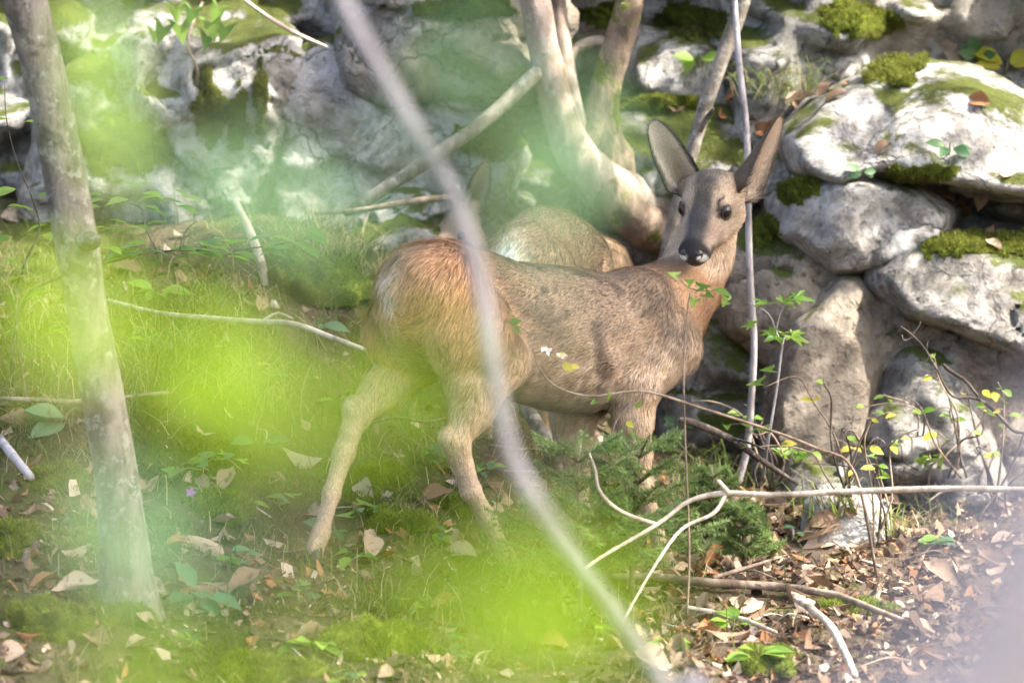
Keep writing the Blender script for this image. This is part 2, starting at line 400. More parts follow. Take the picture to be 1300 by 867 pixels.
def finish_deer(root, place, body, h, hair, mats, recolor, ears, eyes, nose, hooves, seed, width):
    """mesh the body and hang its parts on the root; 'place' maps local to world"""
    V, Fc = body.build(h)
    col, hl, fl = body.attrs(V)
    N = vnormals(V, Fc)
    col, hl = recolor(V, N, col, hl)
    Wv = place(V)
    link('body', mesh('body', Wv, Fc, True, mats['skin'], col * 0.75), root)
    R = place(np.eye(3)) - place(np.zeros((1, 3)))
    flw = fl @ R
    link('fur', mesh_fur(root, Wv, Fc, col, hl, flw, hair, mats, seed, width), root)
    for e in ears:
        EV, EF, uv, ax, nm, sdv = ear_geo(**e['geo'])
        EV = place(EV); axw, nmw = ax @ R, nm @ R
        # thick shell: outer and inner skin joined along the rim
        EN = vnormals(EV, EF)
        if np.mean(EN @ nmw) < 0: EN = -EN
        thick = 0.0022
        inner, outer = EV + EN * thick * 0.5, EV - EN * thick * 0.5
        n = len(EV); nt_, nw_ = 26, 17
        rim = [(i * nw_) for i in range(nt_)] + [(nt_ - 1) * nw_ + j for j in range(1, nw_)] + [i * nw_ + nw_ - 1 for i in range(nt_ - 2, -1, -1)]
        Ff = [tuple(f) for f in EF] + [tuple(x + n for x in f[::-1]) for f in EF]
        Ff += [(rim[i], rim[i + 1], rim[i + 1] + n, rim[i] + n) for i in range(len(rim) - 1)]
        t, a = uv[:, 0], uv[:, 1]
        edge = ss(0.80, 0.98, np.maximum(np.abs(a), ss(0.88, 1, t)))
        mid = ss(.75, .1, np.abs(a + .1)) * ss(1.0, .25, t)
        ci = np.outer(1 - mid, e['cin']) + np.outer(mid, np.array(e['cin']) * np.array([.50, .42, .38])); ci = ci * (1 - edge[:, None]) + np.outer(edge, e['crim']); co = np.outer(1 - edge * 0.6, e['cout']) + np.outer(edge * 0.6, e['crim'])
        eo = link('ear', mesh('ear', np.concatenate([inner, outer]), Ff, True, mats['ear'], np.concatenate([ci, co]) * 0.9), root)
        Fa = EF if np.mean(vnormals(EV, EF) @ nmw) > 0 else EF[:, ::-1]
        fin = np.tile(axw * 0.8 , (n, 1)) + np.outer(a, sdv @ R) * -0.5
        hi_ = 0.011 + 0.018 * ss(0.45, 0.95, np.abs(a)) * (1 - t)
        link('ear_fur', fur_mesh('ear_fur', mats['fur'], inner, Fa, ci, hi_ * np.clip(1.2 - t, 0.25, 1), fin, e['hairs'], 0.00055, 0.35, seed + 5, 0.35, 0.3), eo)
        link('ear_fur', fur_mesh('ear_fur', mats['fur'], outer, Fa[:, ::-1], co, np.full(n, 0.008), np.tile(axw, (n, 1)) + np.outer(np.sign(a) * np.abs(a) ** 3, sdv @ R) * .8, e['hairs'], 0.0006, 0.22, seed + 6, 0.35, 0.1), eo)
    return Wv, Fc
def mesh_fur(root, Wv, Fc, col, hl, flw, hair, mats, seed, width):
    return fur_mesh('fur', mats['fur'], Wv, Fc, col, hl, flw, hair, width, 0.30, seed)
# ------------------------------------------------------------------ ground
GP = []                                                      # (px, py, depth): places where the photo shows the ground
for a in [(0, 867, -1.05), (200, 867, -1.0), (450, 867, -.95), (700, 867, -.85), (950, 867, -.75), (1300, 867, -.7),
          (165, 775, -.62), (60, 700, -.45), (250, 700, -.3), (100, 590, .05), (280, 600, .08), (396, 712, -.085), (520, 660, -.02), (664, 739, -.1),
          (753, 716, .35), (856, 733, .23), (950, 730, .1), (1100, 740, .1), (1290, 740, .1), (900, 640, .75), (1000, 640, .8), (1150, 650, .8), (1300, 650, .8),
          (680, 600, .5), (560, 560, .6), (780, 600, .85), (420, 470, .55), (300, 460, .55), (100, 470, .5), (0, 480, .5), (420, 380, .85), (380, 320, 1.0), (250, 360, 1.0),
          (60, 360, 1.05), (200, 300, 1.3), (400, 290, 1.25), (0, 290, 1.4), (560, 420, 1.1), (560, 330, 1.35), (780, 520, 1.25), (900, 590, 1.2), (1100, 600, 1.25), (1300, 590, 1.25)]:
    GP.append(P(*a))
for x, y, z in [(-3, -1, -.3), (3, -1, -.45), (-3, 1, .25), (3, 1.2, .0), (-3, -4, -.75), (0, -4, -.85), (3, -4, -.9), (-3, -8, -.75), (0, -8, -.75), (3, -8, -.75), (0, -14, -.2), (3, -14, -.2), (-3, -14, -.2),
                (-3, 3, .9), (0, 3, .5), (3, 3, .4), (-6, -6, -.6), (6, -6, -.9), (-6, 2, .7), (6, 2, .2), (-6, -14, 0), (6, -14, 0), (0, -22, .2), (-6, -22, .2), (6, -22, .2), (-8, 5, 1.2), (8, 5, .8)]:
    GP.append(Vector((x, y, z)))
GP = np.array(GP)
def _tps(r): return np.where(r > 0, r * r * np.log(r + 1e-9), 0)
_A = _tps(np.linalg.norm(GP[:, None, :2] - GP[None, :, :2], axis=2)) + np.eye(len(GP)) * 0.02
_Pm = np.c_[np.ones(len(GP)), GP[:, :2]]
_S = np.linalg.solve(np.block([[_A, _Pm], [_Pm.T, np.zeros((3, 3))]]), np.r_[GP[:, 2], np.zeros(3)])
def ground_z(x, y, detail=True):
    x = np.asarray(x, float); y = np.asarray(y, float); sh = x.shape; q = np.stack([x.ravel(), y.ravel()], 1)
    r = np.linalg.norm(q[:, None] - GP[None, :, :2], axis=2)
    z = _tps(r) @ _S[:-3] + _S[-3] + q @ _S[-2:]
    if detail: z = z + 0.030 * fbm(q[:, 0] * 2.6, q[:, 1] * 2.6, 0.3, 4) + 0.008 * fbm(q[:, 0] * 16, q[:, 1] * 16, 1.3, 3)
    return z.reshape(sh)
gx = np.concatenate([np.linspace(-9, -1.6, 40)[:-1], np.linspace(-1.6, 1.6, 190), np.linspace(1.6, 9, 40)[1:]])
gy = np.concatenate([np.linspace(-22, -2, 70)[:-1], np.linspace(-2, 1.8, 220), np.linspace(1.8, 6, 24)[1:]])
GX, GY = np.meshgrid(gx, gy, indexing='ij'); GZ = np.concatenate([ground_z(GX[i:i + 30], GY[i:i + 30]) for i in range(0, len(gx), 30)])
# ease to a gentle level far out so the slope runs on
nx_, ny_ = GX.shape; ii = np.arange(nx_ * ny_).reshape(nx_, ny_)
GF = np.stack([ii[:-1, :-1], ii[1:, :-1], ii[1:, 1:], ii[:-1, 1:]], -1).reshape(-1, 4)
GV = np.stack([GX, GY, GZ], -1).reshape(-1, 3)
def ground_mat():
    t = NT('forest floor'); pos = t.n('NewGeometry').outputs['Position']
    n1 = t.noise(pos, 2.3, 6, 0.6, 0.4); n2 = t.noise(pos, 14, 8, 0.7); n3 = t.noise(pos, 70, 5, 0.7)
    c = t.mix(n2, (0.05, 0.036, 0.024), (0.17, 0.125, 0.085))
    c = t.mix(t.sstep(n3, 0.5, 0.7), c, (0.25, 0.19, 0.13))
    x = t.n('SeparateXYZ', {0: pos}).outputs[0]
    g = t.sstep(t.math('ADD', n1, t.math('MULTIPLY', x, -0.16)), 0.40, 0.56)
    c = t.mix(t.math('MULTIPLY', t.math('MULTIPLY', g, .85), t.sstep(t.noise(pos, 5, 5, .65, .5), .36, .58)), c, t.mix(n2, (0.035, 0.048, 0.012), (0.10, 0.12, 0.025)))
    b = t.bump(n2, 0.9, 0.03); b = t.bump(n3, 0.9, 0.012, b)
    return t.finish(c, 0.95, b, 0.15)
GROUND = link('ground', mesh('ground', GV, GF, True, ground_mat()), kind='structure')
BV_V, BV_F = [GV], [GF]
def gpt(x, y): return Vector((x, y, float(ground_z(np.array([x]), np.array([y]))[0])))

_GB = BVHTree.FromPolygons(GV.tolist(), GF.tolist())
def ground_depth(px, py): return _GB.ray_cast(CAMLOC, ray(px, py).normalized())[0].y
# ------------------------------------------------------------------ rock
def poly_sdf(px, pz, poly):
    """signed distance to a polygon in the x-z plane, negative inside"""
    d = np.full(px.shape, 1e9); ins = np.zeros(px.shape, bool); n = len(poly)
    for i in range(n):
        ax, az = poly[i]; bx, bz = poly[(i + 1) % n]; ex, ez = bx - ax, bz - az
        t = np.clip(((px - ax) * ex + (pz - az) * ez) / (ex * ex + ez * ez + 1e-12), 0, 1)
        d = np.minimum(d, np.hypot(px - ax - t * ex, pz - az - t * ez))
        c = (az > pz) != (bz > pz)
        ins ^= c & (px < (bx - ax) * (pz - az) / (bz - az + 1e-12) + ax)
    return np.where(ins, -d, d)
ROCKMESH = {}
def boulder(poly, y0, depth, mat, label, seed, tilt=0.0, back=None, rough=1.0, h=0.012, chis=1.0, xt=0.0, grow=0.022):
    """a block of rock: outline (photo pixels at depth y0), swelling towards the viewer by 'depth', tilt leans the face back"""
    pts = [P(a, b, y0) for a, b in poly]; pl = [(p.x, p.z) for p in pts]
    xs_ = [p[0] for p in pl]; zs_ = [p[1] for p in pl]; cz = sum(zs_) / len(zs_); cx = sum(xs_) / len(xs_)
    back = back if back is not None else depth * 0.8; m = 0.07
    lo = np.array([min(xs_) - m, y0 - depth - 0.12 - abs(tilt) * 0.5, min(zs_) - m]); hi = np.array([max(xs_) + m, y0 + back + 0.12 + abs(tilt) * 0.5, max(zs_) + m])
    n = np.ceil((hi - lo) / h).astype(int) + 1
    ax = [lo[i] + h * np.arange(n[i]) for i in range(3)]
    X2, Z2 = np.meshgrid(ax[0], ax[2], indexing='ij')
    d2 = poly_sdf(X2, Z2, pl)
    X, Y, Z = np.meshgrid(*ax, indexing='ij')
    o = seed * 7.7
    nb = fbm(X * 2.4 + o, Y * 2.4, Z * 2.4 + o, 3); 
    D2 = d2[:, None, :] + 0.020 * nb - grow
    yc = y0 + tilt * (Z - cz) + xt * (X - cx)
    rg = np.random.default_rng(seed * 13 + 5)
    inner = np.clip(-(D2 - 0.012) / (0.085 * min(max(xs_) - min(xs_), max(zs_) - min(zs_)) + 0.02), 0, 1)
    bul = 0.35 * np.sqrt(1 - (1 - inner) ** 2) + 0.65 * inner
    st = fbm(X[:, :1] * 3.3 + o, 0.0 * Y[:, :1], Z[:, :1] * 4.6 + 0.9 * X[:, :1] + o, 2)
    front = yc - depth * bul + chis * 0.030 * np.tanh(8 * st) * (0.4 + 0.6 * inner)
    bk = yc + back * bul
    f = np.maximum(D2 - 0.012, np.maximum(front - Y, Y - bk))
    # broken faces: plane cuts across the front and the edges
    wx, wz = (max(xs_) - min(xs_)) / 2, (max(zs_) - min(zs_)) / 2
    mx, mz = (max(xs_) + min(xs_)) / 2, (max(zs_) + min(zs_)) / 2
    for i in range(int(12 * chis) + 4):
        nn = rg.normal(size=3) * np.array([1, .7, 1]); nn[1] = -abs(nn[1]) - .45; nn /= np.linalg.norm(nn)
        sup = abs(nn[0]) * wx + abs(nn[1]) * depth + abs(nn[2]) * wz
        e_ = sup * rg.uniform(.74, .97)
        f = np.maximum(f, nn[0] * (X - mx) + nn[1] * (Y - yc) + nn[2] * (Z - mz) - e_ + .012 * nb)
    cr = np.abs(fbm(X * 2.1 + o * 2, Y * 2.1, Z * 3.2 + .7 * X, 2)); cr2 = np.abs(fbm(X * 4.7 - o, Y * 4.7, Z * 4.7 - .8 * X, 2))
    f = f + 0.030 * chis * ss(.045, 0, cr) + 0.014 * chis * ss(.04, 0, cr2)
    f = f + rough * (0.012 * fbm(X * 8 + o, Y * 8, Z * 8, 3) + 0.010 * np.abs(perlin(X * 5 + o, Y * 5, Z * 6)) - 0.004)
    V, F = surface_nets(f.astype(np.float32), lo, h)
    ob = link('boulder', mesh('boulder', V, F, True, mat), label=label, cat='rock')
    BV_V.append(V); BV_F.append(F); ROCKMESH[ob.name] = (V, F)
    return ob
RK_W = rock_mat('white limestone', 0.28, (0.60, 0.59, 0.575), (0.23, 0.215, 0.195), stain=0.35)
RK_G = rock_mat('grey limestone', 0.30, (0.46, 0.44, 0.415), (0.17, 0.155, 0.135), stain=0.6)
RK_B = rock_mat('damp brown limestone', 0.22, (0.45, 0.39, 0.315), (0.19, 0.155, 0.12), (0.38, 0.28, 0.17), stain=0.5)
RK_M = rock_mat('mossy limestone', 0.62, (0.52, 0.515, 0.50), (0.15, 0.145, 0.12), stain=0.6)
RK_C = rock_mat('cliff limestone', 0.42, (0.60, 0.595, 0.58), (0.17, 0.165, 0.145), stain=0.6)

# the cliff behind everything: a rough leaning sheet of rock
cxs = np.arange(-2.6, 2.6, 0.016); czs = np.arange(-0.9, 2.6, 0.016)
CX, CZ = np.meshgrid(cxs, czs, indexing='ij')
CY = 1.60 - 0.26 * ss(.30, .65, CX) + 0.22 * (CZ - 0.3) + 0.16 * fbm(CX * 1.1 + 3, 0.0, CZ * 1.3, 3)
s1 = fbm(CX * 2.2 + 9, 0.7, CZ * 3.4 + 0.6 * CX, 3); CY += 0.10 * np.tanh(6 * s1)
s2 = fbm(CX * 5.5 + 2, 1.7, CZ * 8.0 - 0.9 * CX, 3); CY += 0.040 * np.tanh(5 * s2)
CY += 0.014 * fbm(CX * 16, 2.2, CZ * 18, 3) + 0.02 * np.abs(perlin(CX * 7, 0.3, CZ * 8))
CV = np.stack([CX, CY, CZ], -1).reshape(-1, 3); jj = np.arange(CX.size).reshape(CX.shape)
CF = np.stack([jj[:-1, :-1], jj[1:, :-1], jj[1:, 1:], jj[:-1, 1:]], -1).reshape(-1, 4)
link('rock_face', mesh('rock_face', CV, CF, True, RK_C), kind='structure')
BV_V.append(CV); BV_F.append(CF)

boulder([(1005, 175), (1045, 128), (1105, 100), (1170, 92), (1240, 105), (1330, 150), (1360, 260), (1300, 232), (1215, 218), (1160, 206), (1120, 200), (1060, 215), (1015, 200)], 1.30, .20, RK_W, 'large sunlit white limestone block above the ledge with moss and dry leaves', 1, .9, .35, chis=.5)
boulder([(985, 262), (1020, 226), (1085, 222), (1150, 245), (1190, 275), (1180, 305), (1110, 330), (1060, 330), (1000, 290)], 1.20, .17, RK_W, 'pale wedge of limestone under the white block, dark crack beneath it', 2, .35, .3, chis=.7)
boulder([(1110, 330), (1180, 312), (1250, 318), (1360, 330), (1360, 470), (1290, 440), (1210, 400), (1150, 385), (1115, 355)], 1.12, .20, RK_G, 'grey limestone slab with moss cap and slanting cracks', 3, .35, .4)
boulder([(1090, 372), (1150, 388), (1230, 415), (1360, 470), (1360, 640), (1180, 620), (1120, 560), (1090, 470)], 1.16, .18, RK_B, 'broad brownish rock wall under the cracked slab', 4, .25, .4, grow=.04)
boulder([(1000, 470), (1020, 415), (1075, 368), (1100, 385), (1105, 450), (1095, 520), (1060, 560), (1010, 590), (990, 545)], 1.10, .17, RK_B, 'smooth rounded brown boulder leaning against the rock wall', 5, .2, .3, .6, chis=.4, grow=.04)
boulder([(1100, 600), (1120, 540), (1165, 470), (1200, 480), (1225, 540), (1250, 625), (1170, 640)], .98, .12, RK_G, 'pointed grey rock fin behind the dark twigs', 6, .25, .3, grow=.04)
boulder([(925, 330), (960, 312), (1010, 300), (1060, 335), (1085, 370), (1040, 400), (1000, 440), (945, 400)], 1.22, .14, RK_B, 'fractured pale brown rock behind the slim grey stem', 7, .2, .3, grow=.04)
boulder([(868, 470), (895, 395), (945, 395), (1000, 440), (995, 520), (960, 580), (890, 590), (862, 540)], 1.28, .12, RK_M, 'dark mossy boulder behind the neck of the deer', 8, .15, .3, grow=.04)
boulder([(975, 610), (1000, 560), (1060, 548), (1120, 570), (1140, 625), (1060, 650)], 1.00, .12, RK_G, 'low rough grey rock at the foot of the wall', 9, .3, .3, grow=.04)
boulder([(800, 120), (815, 45), (880, 50), (960, 62), (1040, 50), (1100, 62), (1085, 95), (1000, 120), (930, 130), (860, 128)], 1.62, .16, RK_W, 'pale bluish limestone band between the tree and the leaning pole', 10, .5, .3)
boulder([(790, 140), (850, 128), (920, 135), (960, 170), (985, 220), (930, 260), (860, 225), (790, 250), (770, 190)], 1.52, .16, RK_M, 'moss covered rock behind the ears of the deer', 11, .4, .3)
boulder([(740, 340), (752, 275), (800, 262), (835, 290), (842, 345), (820, 400), (760, 400)], 1.55, .12, RK_G, 'small damp grey rock in the dark hollow behind the back of the deer', 12, .2, .3)
boulder([(452, 20), (520, -20), (640, -20), (700, 30), (690, 90), (620, 105), (560, 100), (500, 110), (455, 80)], 1.46, .09, RK_G, 'overhanging grey limestone ledge beside the smooth trunk', 13, .1, .4, grow=.05, rough=2)
boulder([(330, 165), (360, 110), (420, 85), (480, 90), (545, 115), (600, 150), (640, 200), (600, 255), (520, 275), (430, 270), (360, 265), (325, 225)], 1.48, .08, RK_W, 'big rugged white limestone block below the grey ledge', 14, .25, .4, grow=.05, rough=2)
boulder([(243, 150), (262, 95), (310, 50), (345, 60), (335, 130), (322, 190), (300, 215), (262, 205)], 1.45, .07, RK_W, 'narrow white rock rib streaked with moss beside the hanging ivy', 15, .15, .4, grow=.06, rough=2)
boulder([(175, 110), (200, 60), (245, 55), (255, 100), (240, 140), (205, 150)], 1.47, .07, RK_W, 'small white rock hump under the ivy leaves', 16, .15, .4, grow=.06, rough=2)
boulder([(60, 240), (90, 130), (160, 70), (215, 150), (270, 215), (330, 235), (330, 290), (200, 300), (80, 290)], 1.52, .10, RK_M, 'mossy dark rock behind the speckled trunk', 17, .2, .4, grow=.06, rough=2)
boulder([(600, 215), (640, 190), (690, 205), (740, 250), (740, 330), (620, 330)], 1.65, .1, RK_M, 'shaded mossy rock below the curved trunk', 18, .2, .3)
boulder([(410, 290), (450, 262), (520, 258), (575, 275), (600, 330), (520, 350), (430, 330)], 1.45, .12, RK_G, 'low grey rock behind the rump of the deer', 19, .3, .3)
boulder([(1020, 640), (1040, 620), (1092, 624), (1128, 644), (1128, 690), (1070, 702), (1024, 692)], ground_depth(1075, 684) + .04, .09, rock_mat('bleached stone', 0.02, (0.76, 0.75, 0.73), (0.46, 0.44, 0.41), stain=.1), 'loose white stone lying among dry leaves', 20, .4, .12, h=.008, chis=.2, grow=0)

_off = np.cumsum([0] + [len(v_) for v_ in BV_V])
BVH = BVHTree.FromPolygons(np.concatenate(BV_V).tolist(), np.concatenate([f_ + o_ for f_, o_ in zip(BV_F, _off)]).tolist())
def hit(px, py):
    """where the line of sight through a photo pixel meets ground or rock"""
    loc, nor, i, d = BVH.ray_cast(CAMLOC, ray(px, py).normalized())
    if loc is None: return P(px, py, 1.6), Vector((0, -1, 0.3)).normalized()
    if nor.dot(ray(px, py)) > 0: nor = -nor
    return loc, nor
def drop(x, y, top=3.0):
    loc, nor, i, d = BVH.ray_cast(Vector((x, y, top)), Vector((0, 0, -1)))
    return (loc, nor) if loc else (gpt(x, y), Vector((0, 0, 1)))
# ------------------------------------------------------------------ the deer that looks back
def fur_mats():
    t = NT('deer fur'); a = t.n('VertexColor', layer_name='tint').outputs[0]
    fur = t.finish(a, 0.55, None, 0.3, 0.12, None, 0.15)
    skin = tint_mat('deer skin', 0.8)
    t = NT('deer eye'); eye = t.finish((0.005, 0.0035, 0.003), 0.06, None, 0.45)
    t = NT('deer nose'); pos = t.n('NewGeometry').outputs['Position']
    v = t.n('TexVoronoi', {'Vector': pos, 'Scale': 420.0}, feature='F1').outputs['Distance']
    nose = t.finish((0.012, 0.011, 0.012), 0.24, t.bump(v, 0.35, 0.0015), 0.6)
    t = NT('hoof horn'); hoof = t.finish((0.03, 0.025, 0.02), 0.4)
    ear = tint_mat('deer ear', 0.7, 0.5)
    return dict(ear=ear, fur=fur, skin=skin, eye=eye, nose=nose, hoof=hoof)
DM = fur_mats()
ORANGE = (0.37, 0.185, 0.068); GREY = (0.215, 0.150, 0.092); TAN = (0.40, 0.27, 0.155); PALE = (0.52, 0.40, 0.28); NECK = (0.33, 0.185, 0.085)
HEAD_ = math.radians(40)
TX, TY = P(512, 350, -0.15).x, -0.15
ch, sh_ = math.cos(HEAD_), math.sin(HEAD_)
def d_place(V):
    V = np.asarray(V, float)
    return np.stack([TX + V[:, 0] * ch - V[:, 1] * sh_, TY + V[:, 0] * sh_ + V[:, 1] * ch, V[:, 2]], 1)
def d_local(p):
    x, y = p[0] - TX, p[1] - TY
    return np.array([x * ch + y * sh_, -x * sh_ + y * ch, p[2]])
def B(px, py, l):                                            # pixel on the vertical plane at lateral offset l
    d = ray(px, py); n = Vector((-sh_, ch, 0)); o = Vector((TX, TY, 0)) + n * l
    k = (o - CAMLOC).dot(n) / d.dot(n)
    return d_local(CAMLOC + d * k)

b1 = Body()
rows = [(497, 345, 425, .045), (510, 320, 450, .078), (535, 306, 468, .098), (575, 303, 484, .108), (615, 316, 497, .106), (655, 329, 514, .108), (700, 334, 525, .116),
        (740, 338, 529, .118), (780, 346, 522, .110), (815, 356, 505, .095), (843, 378, 482, .074), (862, 408, 455, .045)]
xs, zt, zb, hw = [], [], [], []
for px, a, b, w_ in rows:
    A, C_ = B(px, a, 0), B(px, b, 0); xs.append(A[0]); zt.append(A[2] - 0.008); zb.append(C_[2] + 0.008); hw.append(w_)
b1.loft(xs, zt, zb, hw, 0.04, GREY, 0.019)
# haunches and hind legs
b1.chain([B(562, 362, -.055), B(600, 420, -.085), B(640, 462, -.092)], [.078, .076, .042], .035, col=GREY, hl=.022, flow=(-.55, 0, -.8))
b1.chain([B(640, 458, -.092), B(600, 518, -.088), B(580, 556, -.085)], [.044, .038, .027], .03, col=TAN, hl=.016, flow=(-.35, 0, -.9))
b1.chain([B(576, 425, -.085), B(590, 490, -.085)], [.052, .040], .035, col=GREY, hl=.022, flow=(-.5, 0, -.8))
b1.cap(B(567, 553, -.085), B(578, 566, -.085), .0165, .023, .016, TAN, .012, (0, 0, -1))
b1.chain([B(578, 560, -.085), B(597, 622, -.085), B(617, 655, -.084), B(641, 704, -.083)], [.025, .0185, .0165, .0135], .014, col=(.42, .31, .20), hl=.008)
b1.cap(B(641, 702, -.083), B(652, 720, -.083), .016, .018, .012, (.34, .25, .16), .008)
b1.chain([B(528, 368, .055), B(512, 425, .075), B(522, 458, .085)], [.072, .070, .052], .035, col=ORANGE, hl=.022, flow=(-.35, 0, -.9))
b1.chain([B(522, 455, .085), B(490, 492, .085), B(455, 522, .085)], [.052, .038, .026], .03, col=TAN, hl=.016, flow=(-.45, 0, -.85))
b1.cap(B(447, 514, .085), B(456, 530, .085), .017, .022, .012, PALE, .010, (0, 0, -1))
b1.chain([B(453, 524, .085), B(437, 574, .085), B(421, 626, .085), B(408, 676, .085)], [.024, .0195, .0155, .0140], .014, col=(.42, .31, .20), hl=.008)
b1.cap(B(408, 674, .085), B(401, 694, .085), .017, .018, .012, (.34, .25, .16), .008)
# shoulders and fore legs
b1.chain([B(818, 385, -.055), B(845, 440, -.070), B(808, 490, -.078)], [.062, .066, .048], .035, col=GREY, hl=.017, flow=(-.6, 0, -.8))
b1.chain([B(806, 486, -.078), B(804, 530, -.078), B(808, 572, -.078), B(813, 606, -.078)], [.047, .036, .026, .022], .025, col=TAN, hl=.015)
b1.cap(B(813, 602, -.078), B(815, 618, -.078), .0235, .021, .012, (.42, .31, .20), .008)
b1.chain([B(815, 614, -.078), B(828, 658, -.078), B(840, 700, -.078)], [.019, .0165, .0155], .012, col=(.42, .31, .20), hl=.008)
b1.cap(B(840, 698, -.078), B(847, 716, -.078), .016, .0175, .012, (.34, .25, .16), .008)
b1.chain([B(760, 430, .060), B(748, 485, .070), B(728, 530, .075)], [.055, .055, .044], .03, col=GREY, hl=.016, flow=(-.4, 0, -.9))
b1.chain([B(728, 526, .075), B(728, 560, .075), B(733, 606, .075)], [.044, .033, .022], .025, col=TAN, hl=.014)
b1.chain([B(733, 600, .075), B(738, 645, .075), B(743, 686, .075)], [.0225, .0165, .0155], .012, col=(.42, .31, .20), hl=.008)
b1.cap(B(743, 684, .075), B(747, 700, .075), .016, .0175, .012, (.34, .25, .16), .008)
# breast, neck
def W(px, py, y): return d_local(P(px, py, y))
nk = [W(812, 402, .24), W(846, 388, .29), W(872, 362, .35), W(890, 322, .385), W(903, 280, .375)]
b1.chain(nk, [.098, .083, .066, .056, .047], .035, col=NECK, hl=.019, flow=None)
for q in b1.p[-4:]: q['flow'] = -(q['b'] - q['a'])
# head
yaw, pit, rol = math.radians(20), math.radians(33), math.radians(-3)
Fv = np.array([-math.sin(yaw) * math.cos(pit), -math.cos(yaw) * math.cos(pit), -math.sin(pit)])
Rv = np.cross(np.array([0, 0, 1.0]), Fv); Rv /= np.linalg.norm(Rv)     # image right, the animal's left
Uv = np.cross(Fv, Rv); 
Rv, Uv = Rv * math.cos(rol) + Uv * math.sin(rol), Uv * math.cos(rol) - Rv * math.sin(rol)
HO = np.array(P(896, 270, 0.285))
def hw_(f, r, u): return HO + Fv * f + Rv * r + Uv * u
def H(f, r, u): return d_local(hw_(f, r, u))
Fl, Rl, Ul = (d_local(HO + v) - d_local(HO) for v in (Fv, Rv, Uv))
FACE = (0.275, 0.208, 0.148)
hk = dict(col=FACE, hl=.0085, flow=-Fl)
b1.chain([H(-.072, 0, -.004), H(-.035, 0, .010)], [.043, .046], .02, **hk)
for s_ in (-1, 1):
    b1.cap(H(-.050, .018 * s_, .006), H(-.004, .029 * s_, .010), .034, .0255, .015, **hk)          # brow
    b1.cap(H(-.042, .028 * s_, -.034), H(.030, .022 * s_, -.036), .035, .023, .02, col=FACE, hl=.013, flow=-Fl)           # cheek
    b1.cap(H(.036, .014 * s_, -.022), H(.096, .0165 * s_, -.030), .0255, .0185, .014, **hk)         # muzzle sides
b1.chain([H(-.02, 0, .002), H(.045, 0, -.008), H(.095, 0, -.018), H(.116, 0, -.024)], [.042, .030, .0215, .0175], .018, **hk)
b1.chain([H(-.050, 0, -.052), H(.03, 0, -.050), H(.088, 0, -.046), H(.102, 0, -.045)], [.034, .021, .0135, .0115], .018, **hk)
b1.cap(H(-.060, 0, -.03), nk[3], .05, .054, .03, col=(.34, .25, .16), hl=.014, flow=-Ul)

